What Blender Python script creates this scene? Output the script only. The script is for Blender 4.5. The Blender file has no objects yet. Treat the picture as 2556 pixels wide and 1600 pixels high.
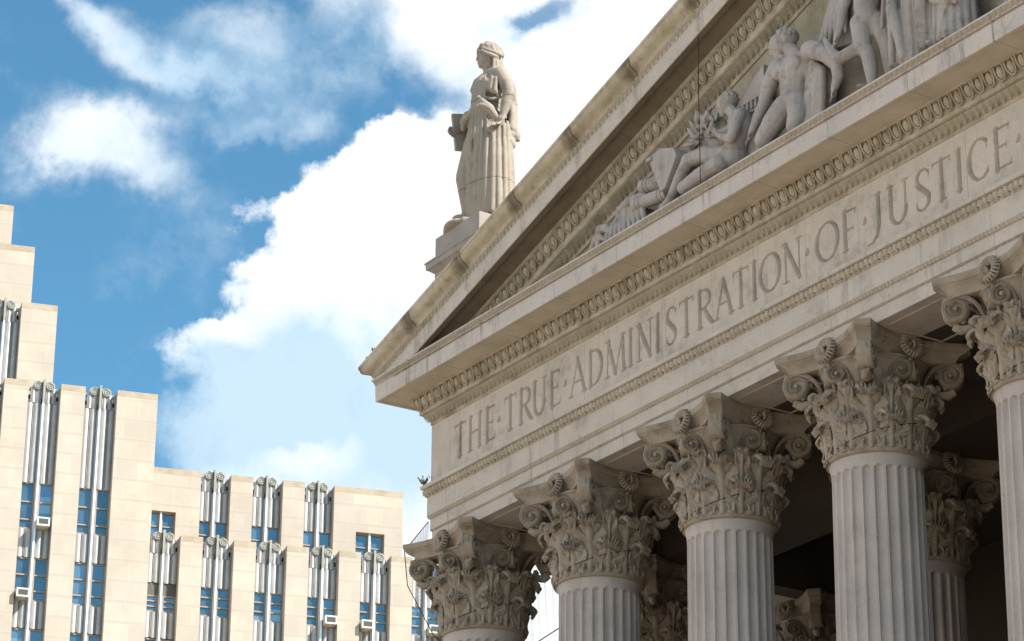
import bpy, bmesh, math, random
import numpy as np
from mathutils import Matrix, Vector
random.seed(7); rng = np.random.RandomState(7)
SC = bpy.context.scene
COL = SC.collection
PI = math.pi

# ------------------------------------------------------------------ camera
ZC = 19.609                       # top of the column capitals above the ground
CAM = Vector((47.228, -28.105, 1.65))
yaw, pitch, roll = math.radians(57.62389), math.radians(22.15105), math.radians(-0.4158)
F = Vector((-math.sin(yaw)*math.cos(pitch), math.cos(yaw)*math.cos(pitch), math.sin(pitch)))
R0 = Vector((math.cos(yaw), math.sin(yaw), 0)); D0 = F.cross(R0)
RT = math.cos(roll)*R0 + math.sin(roll)*D0; DN = -math.sin(roll)*R0 + math.cos(roll)*D0
cd = bpy.data.cameras.new('camera'); cam = bpy.data.objects.new('camera', cd); COL.objects.link(cam)
m3 = Matrix((RT, -DN, -F)).transposed()
cam.matrix_world = Matrix.Translation(CAM) @ m3.to_4x4()
cd.sensor_width = 36.0; cd.lens = 104.836; cd.clip_start = 0.5; cd.clip_end = 6000
SC.camera = cam

# ------------------------------------------------------------------ light
SUN_EL = math.radians(44.0)
sd = Vector((0.854, 0.520, 0)).normalized()
SUN = Vector((sd.x*math.cos(SUN_EL), sd.y*math.cos(SUN_EL), math.sin(SUN_EL)))
sl = bpy.data.lights.new('sun', 'SUN'); sl.energy = 4.7; sl.angle = math.radians(0.53); sl.color = (1.0, 0.95, 0.87)
so = bpy.data.objects.new('sun', sl); COL.objects.link(so)
so.rotation_euler = SUN.to_track_quat('Z', 'Y').to_euler()
SC.view_settings.view_transform = 'Standard'; SC.view_settings.look = 'None'
SC.view_settings.exposure = 1.15; SC.view_settings.gamma = 1.0
SC.view_settings.use_curve_mapping = False

# ------------------------------------------------------------------ world : sky and clouds
W = bpy.data.worlds.new('World'); SC.world = W; W.use_nodes = True
nt = W.node_tree; nt.nodes.clear()
def wn(t, **k):
    n = nt.nodes.new(t)
    for a, b in k.items(): setattr(n, a, b)
    return n
def wm(op, a, b=None, c=None, clamp=False):
    n = nt.nodes.new('ShaderNodeMath'); n.operation = op; n.use_clamp = clamp
    for i, v in enumerate((a, b, c)):
        if v is None: continue
        if isinstance(v, (int, float)): n.inputs[i].default_value = v
        else: nt.links.new(v, n.inputs[i])
    return n.outputs[0]
def wdot(v, vec):
    n = nt.nodes.new('ShaderNodeVectorMath'); n.operation = 'DOT_PRODUCT'
    nt.links.new(v, n.inputs[0]); n.inputs[1].default_value = vec; return n.outputs['Value']
sky = wn('ShaderNodeTexSky', sky_type='NISHITA'); sky.sun_disc = False
sky.sun_elevation = SUN_EL; sky.sun_rotation = math.atan2(SUN.x, SUN.y)
sky.air_density = 1.0; sky.dust_density = 0.4; sky.ozone_density = 2.5
tc = wn('ShaderNodeTexCoord'); DIR = tc.outputs['Generated']
# cloud chart: image pixel plane on baked camera axes, forward axis CAM_FWD
CAM_FWD, CAM_RIGHT, CAM_UP = (-.782217, .495953, .377050), (.537772, .843064, .006721), (.314543, -.208024, .926169)
fx = wdot(DIR, CAM_FWD); rx = wdot(DIR, CAM_RIGHT); ux = wdot(DIR, CAM_UP)
fpos = wm('MAXIMUM', fx, 0.08)
K = 7.4435                       # cloud chart units: camera focal length in thousands of image pixels
X = wm('MULTIPLY', wm('DIVIDE', rx, fpos), K); Y = wm('MULTIPLY', wm('DIVIDE', ux, fpos), K)
def noise(scale, detail, rough, off=(0, 0, 0), dist=0.0):
    mp = wn('ShaderNodeMapping'); nt.links.new(DIR, mp.inputs[0]); mp.inputs['Location'].default_value = off
    n = wn('ShaderNodeTexNoise'); n.inputs['Scale'].default_value = scale; n.inputs['Detail'].default_value = detail
    n.inputs['Roughness'].default_value = rough; n.inputs['Distortion'].default_value = dist
    nt.links.new(mp.outputs[0], n.inputs['Vector']); return n.outputs['Fac']
# domain warp
wx = wm('MULTIPLY', wm('SUBTRACT', noise(26, 7, .6, (3, 1, 2)), .5), .32)
wy = wm('MULTIPLY', wm('SUBTRACT', noise(26, 7, .6, (7, 5, 1)), .5), .32)
XW = wm('ADD', X, wx); YW = wm('ADD', Y, wy)
def blob(cx, cy, sx, sy, rot=0.0, amp=1.0, X=None, Y=None):
    X = X or XW; Y = Y or YW
    c, s = math.cos(math.radians(rot)), math.sin(math.radians(rot))
    dx = wm('SUBTRACT', X, cx); dy = wm('SUBTRACT', Y, cy)
    u = wm('ADD', wm('MULTIPLY', dx, c/sx), wm('MULTIPLY', dy, s/sx))
    v = wm('ADD', wm('MULTIPLY', dx, -s/sy), wm('MULTIPLY', dy, c/sy))
    q = wm('ADD', wm('MULTIPLY', u, u), wm('MULTIPLY', v, v))
    return wm('MULTIPLY', wm('EXPONENT', wm('MULTIPLY', q, -1.0)), amp)
def P(px, py): return (px-1278)/1000.0, (800-py)/1000.0
def total(lst):
    acc = None
    for (px, py, sx, sy, rot, amp) in lst:
        cx, cy = P(px, py); b = blob(cx, cy, sx, sy, rot, amp)
        acc = b if acc is None else wm('ADD', acc, b)
    return acc
#CLOUDS_BEGIN
def fcurve(v, pts):
    n = wn('ShaderNodeFloatCurve'); c = n.mapping.curves[0]
    c.points[0].location = pts[0]; c.points[1].location = pts[-1]
    for q in pts[1:-1]: c.points.new(*q)
    for q in c.points: q.handle_type = 'AUTO_CLAMPED'
    n.mapping.update(); nt.links.new(v, n.inputs['Value']); return n.outputs[0]
n1 = noise(15, 9, .60, (0, 0, 0), .2); n2 = noise(60, 8, .62, (5, 2, 9), .2); n3 = noise(9, 7, .62, (2, 8, 4), .6)
nz = wm('ADD', wm('SUBTRACT', n1, .5), wm('MULTIPLY', wm('SUBTRACT', n2, .5), .55))
def ss(v, a, b):
    n = nt.nodes.new('ShaderNodeMapRange'); n.interpolation_type = 'SMOOTHSTEP'; n.clamp = True
    nt.links.new(v, n.inputs['Value']); n.inputs['From Min'].default_value = a; n.inputs['From Max'].default_value = b
    return n.outputs[0]
# the large cumulus: its left edge traced from image pixels, row by row
Yn = wm('DIVIDE', wm('SUBTRACT', .8, YW), 1.6, clamp=True)
edge = fcurve(Yn, [(y/1600, x/1600) for y, x in ((0, 700), (60, 770), (130, 840), (190, 960), (235, 1030), (275, 1000), (310, 890), (345, 850), (375, 770), (450, 730), (500, 670), (600, 655), (640, 605), (700, 590), (760, 530), (790, 455), (860, 430), (930, 440), (1000, 370), (1060, 360), (1170, 400), (1300, 500), (1600, 650))])
soft = fcurve(Yn, [(0, .34), (.10, .34), (.18, .14), (.24, .07), (.45, .07), (.55, .10), (.60, .15), (.68, .22), (1, .22)])
Xp = wm('ADD', XW, 1.278)
dd = wm('ADD', wm('SUBTRACT', Xp, wm('MULTIPLY', edge, 1.6)), wm('MULTIPLY', nz, .34))
Abig = ss(wm('DIVIDE', wm('ADD', dd, .01), soft), 0.0, 1.0)
left = total([(215, 340, .15, .09, 0, .95), (330, 420, .16, .075, -14, .75), (110, 395, .09, .05, 0, .35), (210, 50, .10, .05, -35, .55), (330, 110, .14, .06, -40, .60), (470, 195, .15, .05, -12, .60),
              (640, 90, .17, .09, 10, .38), (700, 190, .12, .08, 0, .34), (610, 310, .12, .035, 0, .42), (780, 290, .09, .04, 0, .40),
              (50, 210, .10, .05, 0, .22), (500, 60, .20, .08, 0, .30), (880, 200, .12, .05, 0, .3)])
Aleft = wm('MULTIPLY', ss(wm('ADD', left, wm('MULTIPLY', wm('ADD', nz, wm('MULTIPLY', wm('SUBTRACT', n3, .5), .5)), 1.25)), .05, 1.05), .93)
hole = total([(1345, 45, .085, .05, 20, 1.0), (1290, 80, .06, .03, 0, .5), (730, 40, .07, .07, 20, .3)])
Ahole = ss(wm('ADD', hole, wm('MULTIPLY', nz, 1.3)), .05, 1.05)
anti = ss(wdot(DIR, (-.854, -.520, 0)), -.35, .55)       # unseen cloud banks, added opposite the sun to light the front from the left
gen = wm('MULTIPLY', ss(noise(3.2, 8, .58, (1, 4, 2), .3), .40, .55), anti)
infront = ss(fx, .70, .90)
A = wm('SUBTRACT', 1.0, wm('MULTIPLY', wm('SUBTRACT', 1.0, Abig), wm('SUBTRACT', 1.0, Aleft)))
A = wm('MULTIPLY', A, wm('SUBTRACT', 1.0, wm('MULTIPLY', Ahole, .85)))
A = wm('ADD', wm('MULTIPLY', A, infront), wm('MULTIPLY', gen, wm('SUBTRACT', 1.0, infront)), clamp=True)
dim = total([(640, 960, .20, .18, 30, .9), (900, 1060, .34, .22, 0, .95), (1050, 1200, .22, .22, 0, .6), (770, 900, .20, .12, 30, .55), (400, 130, .3, .12, -28, .85), (650, 190, .26, .2, 0, .7), (900, 150, .13, .10, 0, .6), (860, 60, .14, .10, 0, .35), (500, 1050, .12, .16, 0, .8), (640, 700, .05, .1, 0, .2), (210, 400, .25, .14, 0, .45), (1280, 90, .14, .06, 0, .4)])
puff = total([(770, 1115, .11, .045, 0, 1.0), (640, 1000, .1, .05, 30, .3), (560, 820, .06, .06, 0, .5)])
dimn = wm('ADD', wm('MULTIPLY', wm('MAXIMUM', wm('SUBTRACT', noise(22, 8, .62, (4, 4, 1), .4), .46), 0.0), 2.2), wm('MULTIPLY', dim, wm('ADD', .85, wm('MULTIPLY', wm('SUBTRACT', n3, .5), 1.8))))
dimn = wm('ADD', dimn, wm('MULTIPLY', puff, -.8))
bright = wm('SUBTRACT', 1.0, wm('MULTIPLY', wm('MAXIMUM', dimn, 0.0), wm('MULTIPLY', infront, .95)), clamp=True)
#CLOUDS_END
mixc = wn('ShaderNodeMix', data_type='RGBA'); nt.links.new(bright, mixc.inputs['Factor'])
mixc.inputs['A'].default_value = (.52, .69, .83, 1); mixc.inputs['B'].default_value = (1.0, 1.0, 1.0, 1)
# the Nishita sky scaled, slightly more saturated
sc = wn('ShaderNodeMix', data_type='RGBA'); sc.blend_type = 'MULTIPLY'; sc.inputs['Factor'].default_value = 1.0
nt.links.new(sky.outputs[0], sc.inputs['A']); sc.inputs['B'].default_value = (.56, .95, .95, 1)
bg1 = wn('ShaderNodeBackground'); bg1.inputs['Strength'].default_value = 0.083; nt.links.new(sc.outputs['Result'], bg1.inputs['Color'])
bg2 = wn('ShaderNodeBackground'); nt.links.new(wm('ADD', .56, wm('MULTIPLY', wm('MULTIPLY', anti, wm('SUBTRACT', 1.0, infront)), .25)), bg2.inputs['Strength']); nt.links.new(mixc.outputs['Result'], bg2.inputs['Color'])
ms = wn('ShaderNodeMixShader'); nt.links.new(A, ms.inputs[0]); nt.links.new(bg1.outputs[0], ms.inputs[1]); nt.links.new(bg2.outputs[0], ms.inputs[2])
wo = wn('ShaderNodeOutputWorld'); nt.links.new(ms.outputs[0], wo.inputs[0])
#WORLD_END

# ------------------------------------------------------------------ materials
def mat(name, base, rough=.85, var=.0, vscale=1.5, speck=0.0, sscale=60, bump=0.0, bscale=40, bdist=.01,
        metal=0.0, crust=0.0, ccol=(.07, .058, .045), cscale=2.2, streak=0.0, streak_col=(.12, .10, .08), tint=None, spec=.3, extra=None):
    m = bpy.data.materials.new(name); m.use_nodes = True; t = m.node_tree; N = t.nodes; L = t.links
    b = N['Principled BSDF']; b.inputs['Roughness'].default_value = rough; b.inputs['Metallic'].default_value = metal
    b.inputs['Specular IOR Level'].default_value = spec
    tcn = N.new('ShaderNodeTexCoord'); co = tcn.outputs['Object']
    oi = N.new('ShaderNodeObjectInfo'); va = N.new('ShaderNodeVectorMath'); va.operation = 'ADD'; L.new(co, va.inputs[0])
    vs_ = N.new('ShaderNodeVectorMath'); vs_.operation = 'SCALE'; vs_.inputs[0].default_value = (13, 29, 7); L.new(oi.outputs['Random'], vs_.inputs['Scale']); L.new(vs_.outputs[0], va.inputs[1]); cn = va.outputs[0]
    rgb = N.new('ShaderNodeRGB'); rgb.outputs[0].default_value = (*base, 1); cur = rgb.outputs[0]
    def nz(scale, detail=6, rough=.6, stretch=None, off=0):
        src = co
        mp = N.new('ShaderNodeMapping'); L.new(cn, mp.inputs[0])
        if stretch: mp.inputs['Scale'].default_value = stretch
        mp.inputs['Location'].default_value = (off, off*1.7, off*.3); src = mp.outputs[0]
        n = N.new('ShaderNodeTexNoise'); n.inputs['Scale'].default_value = scale; n.inputs['Detail'].default_value = detail
        n.inputs['Roughness'].default_value = rough; L.new(src, n.inputs['Vector']); return n.outputs['Fac']
    def mr(v, a, b_, c=0, d=1):
        n = N.new('ShaderNodeMapRange'); n.clamp = True; L.new(v, n.inputs['Value'])
        for k, x in zip(('From Min', 'From Max', 'To Min', 'To Max'), (a, b_, c, d)): n.inputs[k].default_value = x
        return n.outputs[0]
    def mix(fac, a, col, mode='MIX'):
        n = N.new('ShaderNodeMix'); n.data_type = 'RGBA'; n.blend_type = mode
        if isinstance(fac, float): n.inputs['Factor'].default_value = fac
        else: L.new(fac, n.inputs['Factor'])
        L.new(a, n.inputs['A'])
        if isinstance(col, tuple): n.inputs['B'].default_value = (*col, 1)
        else: L.new(col, n.inputs['B'])
        return n.outputs['Result']
    def math_(op, a, b_=None, c=None):
        n = N.new('ShaderNodeMath'); n.operation = op
        for i, v in enumerate((a, b_, c)):
            if v is None: continue
            if isinstance(v, (int, float)): n.inputs[i].default_value = v
            else: L.new(v, n.inputs[i])
        return n.outputs[0]
    if var: 
        dark = tuple(c*(1-var) for c in base) if tint is None else tint
        cur = mix(mr(nz(vscale, 8, .65), .35, .7), cur, dark)
    if streak:
        s1 = nz(1.0, 5, .6, (7, 7, .55), 3); s2 = nz(.8, 4, .5, None, 9)
        f = math_('MULTIPLY', mr(s1, .52, .72), mr(s2, .42, .62))
        cur = mix(math_('MULTIPLY', f, streak), cur, streak_col)
    if speck:
        cur = mix(math_('MULTIPLY', mr(nz(sscale, 2, .5, None, 5), .52, .62), speck), cur, tuple(c*.45 for c in base))
        cur = mix(math_('MULTIPLY', mr(nz(sscale*1.3, 2, .5, None, 11), .6, .68), speck), cur, tuple(min(1, c*1.5) for c in base))
    if crust:
        c1 = math_('ADD', nz(cscale, 9, .72, None, 21), math_('MULTIPLY', math_('SUBTRACT', nz(cscale*6, 5, .6, None, 4), .5), .25))
        cur = mix(math_('MULTIPLY', mr(c1, .53, .72), crust), cur, ccol)
    if extra: cur = extra(locals(), cur)
    L.new(cur, b.inputs['Base Color'])
    if bump:
        bn = N.new('ShaderNodeBump'); bn.inputs['Strength'].default_value = bump; bn.inputs['Distance'].default_value = bdist
        L.new(nz(bscale, 6, .6), bn.inputs['Height']); L.new(bn.outputs[0], b.inputs['Normal'])
    return m

def sepx(ns, axis):
    n = ns['N'].new('ShaderNodeSeparateXYZ'); ns['L'].new(ns['co'], n.inputs[0]); return n.outputs[axis]
def joints(xs, half=.006, axis=0, col=(.16, .12, .09), strength=.8):
    def ex(ns, cur):
        x = sepx(ns, axis); acc = None
        for xi in xs:
            d = ns['math_']('ABSOLUTE', ns['math_']('SUBTRACT', x, xi))
            h = ns['math_']('LESS_THAN', d, half)
            acc = h if acc is None else ns['math_']('MAXIMUM', acc, h)
        return ns['mix'](ns['math_']('MULTIPLY', acc, strength), cur, col)
    return ex
def periodic(x0, period, half, blot=0.0, blot_half=.18, col=(.10, .075, .05), strength=.85, shift=-.12):
    def ex(ns, cur):
        M_ = ns['math_']; x = sepx(ns, 0)
        fr = M_('FRACT', M_('DIVIDE', M_('SUBTRACT', x, x0-period/2), period))
        d = M_('MULTIPLY', M_('ABSOLUTE', M_('SUBTRACT', fr, .5)), period)
        if blot:
            fr2 = M_('FRACT', M_('DIVIDE', M_('SUBTRACT', x, x0+shift-period/2), period))
            d2 = M_('MULTIPLY', M_('ABSOLUTE', M_('SUBTRACT', fr2, .5)), period)
            w = M_('ADD', d2, M_('MULTIPLY', M_('SUBTRACT', ns['nz'](5, 4, .6, None, 2), .5), .35))
            cur = ns['mix'](M_('MULTIPLY', ns['mr'](w, blot_half, .02), blot), cur, (.15, .115, .075))
        return ns['mix'](M_('MULTIPLY', M_('LESS_THAN', d, half), strength), cur, col)
    return ex

GR = (.43, .365, .31); GW = (.52, .455, .375)
M = {}
M['granite'] = mat('granite_smooth', GR, var=.16, vscale=.9, speck=.22, sscale=45, streak=.35, bump=.25, bscale=60, bdist=.004)
M['frieze'] = mat('granite_frieze', (.54, .455, .385), var=.20, vscale=1.1, speck=.25, sscale=45, streak=.55, crust=.4, cscale=1.2, bump=.2, bscale=60, bdist=.003,
                  extra=joints([1.6, 4.782, 7.358, 8.763, 11.394, 12.783, 15.472, 18.1, 20.7, 23.4], .007, strength=.45))
M['architrave'] = mat('granite_architrave', (.53, .45, .385), var=.18, vscale=1.0, speck=.2, sscale=45, streak=.5, crust=.35, cscale=1.4, bump=.2, bscale=60, bdist=.003,
                      extra=joints([2*k*2.0 for k in range(0, 10)], .007, strength=.5))
M['corona'] = mat('granite_corona', (.54, .465, .42), var=.18, vscale=1.1, speck=.2, sscale=45, streak=1.0, crust=.4, cscale=1.5, bump=.2, bscale=60, bdist=.003,
                  extra=periodic(1.0, 2.02, .009, strength=.45))
M['sima'] = mat('granite_sima', (.54, .455, .35), var=.45, vscale=1.4, speck=.25, sscale=45, streak=.5, crust=.35, cscale=1.6, bump=.3, bscale=50, bdist=.005,
                tint=(.34, .27, .18), extra=periodic(.17, 1.92, .018, blot=.95, blot_half=.27))
M['raking'] = mat('granite_raking', (.53, .455, .40), var=.18, crust=.35, cscale=1.7, vscale=1.2, speck=.2, sscale=45, streak=.7, bump=.2, bscale=60, bdist=.003,
                  extra=periodic(.17, 1.92, .008, blot=.35, blot_half=.10, strength=.4))
M['soffit'] = mat('granite_soffit', (.60, .51, .40), crust=.15, var=.3, vscale=1.6, speck=.15, sscale=45, bump=.3, bscale=30, bdist=.004,
                  tint=(.46, .385, .29), extra=periodic(1.0, 2.02, .008, strength=.5))
M['rsoffit'] = mat('granite_shaded_dirty_soffit', (.22, .17, .12), crust=.4, var=.3, vscale=1.6, speck=.15, bump=.3, bscale=30, bdist=.004, extra=periodic(1.1, 1.92, .008, strength=.5))  # soffit stone with dirt crust, base colour darkened for shade under the raking cornice
M['band'] = mat('granite_carved_band', (.55, .465, .36), crust=.25, cscale=1.5, var=.3, vscale=2, speck=.1, tint=(.42, .345, .26))
M['carved'] = mat('granite_carved', (.50, .42, .325), crust=.4, cscale=2.5, var=.35, vscale=2.2, speck=.15, sscale=45, tint=(.26, .205, .14), bump=.3, bscale=50, bdist=.004)
M['column'] = mat('granite_column', (.50, .42, .385), var=.18, vscale=.9, speck=.35, sscale=80, streak=.45, crust=.15, cscale=1.0, bump=.3, bscale=60, bdist=.004,
                  extra=joints([13.55, 8.9], .006, axis=2, strength=.5))
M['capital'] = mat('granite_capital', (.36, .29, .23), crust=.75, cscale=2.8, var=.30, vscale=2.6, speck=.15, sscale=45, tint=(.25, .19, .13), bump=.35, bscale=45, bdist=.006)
M['figure'] = mat('granite_figure', (.43, .37, .34), var=.3, vscale=1.5, speck=.35, sscale=80, streak=.8, crust=.7, cscale=2.0, bump=.5, bscale=40, bdist=.008)
M['statue'] = mat('granite_statue', (.295, .24, .195), crust=.55, cscale=2.0, var=.3, vscale=1.6, speck=.45, sscale=110, streak=.3, tint=(.31, .265, .21), bump=.6, bscale=38, bdist=.010, extra=joints([.98, 2.86], .008, axis=2, strength=.8, col=(.06, .045, .035)))
M['pedestal'] = mat('granite_pedestal', (.31, .27, .24), var=.2, vscale=1.2, speck=.3, streak=.6, crust=.35, bump=.3, bscale=50, bdist=.004)
M['tympanum'] = mat('granite_tympanum', (.36, .31, .25), crust=.5, var=.35, vscale=1.6, speck=.2, tint=(.22, .18, .11), bump=.3, bdist=.004)
M['inner'] = mat('granite_interior_shaded', (.08, .058, .043), var=.3, vscale=.8, bump=.2)  # same granite as outside, portico shade put into its base colour
M['ceiling'] = mat('portico_ceiling', (.06, .045, .035), var=.4, vscale=.8, rough=.9)  # base colour darkened to stand for the shade up in the portico
M['roof'] = mat('roof_lead', (.20, .20, .19), var=.2)
M['cord'] = mat('dark_cord', (.03, .027, .025), rough=.9)
M['net'] = mat('net_fibre', (.35, .37, .38), rough=.8)
M['paving'] = mat('granite_paving', (.45, .385, .30), var=.15, vscale=.4, speck=.1)
M['asphalt'] = mat('asphalt', (.05, .05, .052), var=.2, vscale=.5)
M['weed'] = mat('dry_weed', (.16, .15, .07))
def coursing(ns, cur):
    # alternating tall and narrow limestone courses with pale mortar lines and random vertical joints
    M_ = ns['math_']; N, L = ns['N'], ns['L']
    z = sepx(ns, 2); x = sepx(ns, 0)
    fz = M_('FRACT', M_('DIVIDE', M_('ADD', z, .28), 0.98)); row = M_('FLOOR', M_('DIVIDE', M_('ADD', z, .28), 0.98))
    narrow = M_('LESS_THAN', fz, .18)
    cur = ns['mix'](M_('MULTIPLY', narrow, .45), cur, (.35, .295, .245))
    # block to block tone
    wn_ = N.new('ShaderNodeTexWhiteNoise'); wn_.noise_dimensions = '2D'
    cmb = N.new('ShaderNodeCombineXYZ'); L.new(row, cmb.inputs[1])
    sh = M_('FRACT', M_('MULTIPLY', row, .37)); xx = M_('ADD', M_('DIVIDE', x, 1.05), sh); L.new(M_('FLOOR', xx), cmb.inputs[0])
    L.new(cmb.outputs[0], wn_.inputs['Vector'])
    cur = ns['mix'](M_('MULTIPLY', ns['mr'](wn_.outputs[0], .35, 1), .6), cur, (.38, .325, .275))
    line = M_('MAXIMUM', M_('LESS_THAN', M_('ABSOLUTE', M_('SUBTRACT', fz, .18)), .012), M_('LESS_THAN', fz, .014))
    vl = M_('LESS_THAN', M_('FRACT', xx), .016)
    return ns['mix'](M_('MULTIPLY', M_('MAXIMUM', line, vl), .5), cur, (.50, .455, .40))
M['limestone'] = mat('limestone_wall', (.475, .41, .335), var=.16, vscale=.5, crust=.2, ccol=(.30, .26, .21), cscale=.5, tint=(.37, .315, .265), streak=.16, streak_col=(.42, .35, .25), bump=.15, bscale=12, bdist=.01, extra=coursing)
M['coping'] = mat('limestone_coping', (.42, .34, .26), var=.25, vscale=1.5, tint=(.28, .23, .17))
M['alu'] = mat('weathered_aluminium', (.42, .405, .395), rough=.5, metal=.35, var=.25, vscale=1.2, streak=.4, streak_col=(.28, .26, .25), spec=.5)
M['aludark'] = mat('aluminium_scroll', (.30, .29, .26), rough=.6, metal=.2, var=.2, spec=.4)
M['post'] = mat('bright_post', (.78, .77, .76), rough=.35, metal=.4, spec=.5)
M['frame'] = mat('bronze_frame', (.30, .235, .19), rough=.6)
def panes(ns, cur):
    r = ns['oi'].outputs['Random']; M_ = ns['math_']; z = sepx(ns, 2)
    cur = ns['mix'](M_('MULTIPLY', ns['mr'](M_('FRACT', M_('MULTIPLY', r, 7.3)), .3, 1), .55), cur, (.30, .42, .50))
    lim = M_('MULTIPLY', M_('FRACT', M_('MULTIPLY', r, 31.7)), 3.6)
    blind = M_('LESS_THAN', M_('FRACT', M_('ADD', M_('DIVIDE', z, 3.6), r)), M_('MULTIPLY', M_('GREATER_THAN', M_('FRACT', M_('MULTIPLY', r, 17.1)), .6), .22))
    return ns['mix'](M_('MULTIPLY', blind, .6), cur, (.42, .50, .54))
M['glass'] = mat('window_glass', (.14, .225, .27), rough=.08, metal=.7, var=.35, vscale=.9, spec=.8, bump=.15, bscale=1.5, bdist=.02, extra=panes)
M['void'] = mat('dark_opening', (.02, .02, .02))
M['louvre'] = mat('louvre_metal', (.30, .28, .25), rough=.6)
M['acbox'] = mat('cream_enamel', (.42, .40, .33), rough=.5); M['acwhite'] = mat('white_enamel', (.55, .55, .52), rough=.4); M['acgrille'] = mat('grey_grille', (.16, .15, .14), rough=.7)

# ------------------------------------------------------------------ mesh helpers
class MB:
    def __init__(s): s.v = []; s.f = []
    def add(s, vs, fs):
        o = len(s.v); s.v.extend([tuple(map(float, v)) for v in vs]); s.f.extend([tuple(i+o for i in f) for f in fs]); return o
    def box(s, x0, x1, y0, y1, z0, z1):
        v = [(x, y, z) for z in (z0, z1) for y in (y0, y1) for x in (x0, x1)]
        s.add(v, [(0, 2, 3, 1), (4, 5, 7, 6), (0, 1, 5, 4), (2, 6, 7, 3), (0, 4, 6, 2), (1, 3, 7, 5)])
    def grid(s, rows, closed_u=False, closed_v=False, flip=False):
        # rows: list of equal-length point lists
        n = len(rows); m = len(rows[0]); o = len(s.v)
        for r in rows: s.v.extend([tuple(map(float, p)) for p in r])
        for i in range(n if closed_v else n-1):
            for j in range(m if closed_u else m-1):
                a, b = o+i*m+j, o+i*m+(j+1) % m; c, d = o+((i+1) % n)*m+(j+1) % m, o+((i+1) % n)*m+j
                s.f.append((a, d, c, b) if flip else (a, b, c, d))
        return o
    def lathe(s, prof, seg=48, cx=0, cy=0, cap=True):
        rows = [[(cx+r*math.cos(2*PI*k/seg), cy+r*math.sin(2*PI*k/seg), z) for k in range(seg)] for r, z in prof]
        o = s.grid(rows, closed_u=True)
        if cap:
            s.f.append(tuple(o+k for k in reversed(range(seg)))); q = o+(len(prof)-1)*seg; s.f.append(tuple(q+k for k in range(seg)))
    def tube(s, pts, rad, seg=6, cap=True):
        pts = [Vector(p) for p in pts]; n = len(pts); rows = []
        up = None
        for i, p in enumerate(pts):
            t = (pts[min(i+1, n-1)]-pts[max(i-1, 0)]).normalized()
            if up is None: up = Vector((0, 0, 1)) if abs(t.z) < .9 else Vector((1, 0, 0))
            a = t.cross(up)
            if a.length < 1e-4: a = t.cross(Vector((1, .3, 0)))
            a.normalize(); b = a.cross(t).normalized(); up = b
            r = rad[i] if isinstance(rad, (list, tuple)) else rad
            rows.append([p + a*r*math.cos(2*PI*k/seg) + b*r*math.sin(2*PI*k/seg) for k in range(seg)])
        o = s.grid(rows, closed_u=True, flip=False)
        if cap:
            s.f.append(tuple(o+k for k in reversed(range(seg)))); q = o+(n-1)*seg; s.f.append(tuple(q+k for k in range(seg)))
    def ball(s, c, r, seg=14, rings=9, rot=None):
        c = Vector(c); r = Vector((r, r, r)) if isinstance(r, (int, float)) else Vector(r)
        vs = [(0, 0, -1)]
        for i in range(1, rings):
            a = -PI/2+PI*i/rings
            vs += [(math.cos(a)*math.cos(2*PI*k/seg), math.cos(a)*math.sin(2*PI*k/seg), math.sin(a)) for k in range(seg)]
        vs.append((0, 0, 1)); q = rot.to_matrix() if rot is not None else Matrix.Identity(3)
        vs = [c + q @ Vector((v[0]*r.x, v[1]*r.y, v[2]*r.z)) for v in vs]
        fs = [(0, 1+(k+1) % seg, 1+k) for k in range(seg)]
        for i in range(rings-2):
            for k in range(seg):
                a = 1+i*seg+k; b = 1+i*seg+(k+1) % seg; fs.append((a, b, b+seg, a+seg))
        e = len(vs)-1; o = 1+(rings-2)*seg
        fs += [(e, o+k, o+(k+1) % seg) for k in range(seg)]
        s.add(vs, fs)
    def cap(s, a, ra, b, rb, seg=14):       # tapered capsule
        s.ball(a, ra, seg, 8); s.ball(b, rb, seg, 8); s.tube([a, b], [ra, rb], seg)
    def chain(s, pts, rads, seg=14):
        for i in range(len(pts)-1): s.cap(pts[i], rads[i], pts[i+1], rads[i+1], seg)
    def sweep(s, path, prof, closed_ends=True):
        # path: list of (x,y) ; prof: list of (p,z) offset outward (left-hand normal), mitred
        n = len(path); nrm = []
        for i in range(n-1):
            dx, dy = path[i+1][0]-path[i][0], path[i+1][1]-path[i][1]; l = math.hypot(dx, dy); nrm.append((dy/l, -dx/l))
        rows = []
        for i in range(n):
            a = nrm[max(i-1, 0)]; b = nrm[min(i, n-2)]
            mx, my = a[0]+b[0], a[1]+b[1]; k = 2/(mx*mx+my*my); mx *= k; my *= k
            rows.append([(path[i][0]+mx*p, path[i][1]+my*p, z) for p, z in prof])
        o = s.grid(rows)
    def build(s, name, m, parent=None, smooth=None, bevel=0):
        me = bpy.data.meshes.new(name); me.from_pydata(s.v, [], s.f); me.validate(verbose=False)
        if smooth:
            me.polygons.foreach_set('use_smooth', [True]*len(me.polygons))
            me.set_sharp_from_angle(angle=math.radians(smooth))
        o = bpy.data.objects.new(name, me); COL.objects.link(o)
        if m is not None: me.materials.append(m)
        if parent is not None: o.parent = parent
        if bevel:
            b = o.modifiers.new('bevel', 'BEVEL'); b.width = bevel; b.segments = 2; b.limit_method = 'ANGLE'
        return o
def tag(o, label=None, cat=None, group=None, kind=None):
    if label: o['label'] = label
    if cat: o['category'] = cat
    if group: o['group'] = group
    if kind: o['kind'] = kind
    return o
def empty(name, loc=(0, 0, 0), rz=0.0):
    o = bpy.data.objects.new(name, None); COL.objects.link(o); o.location = loc; o.rotation_euler = (0, 0, rz); o.empty_display_size = .3
    return o
def kids(o): return [c for c in o.children]
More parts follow.
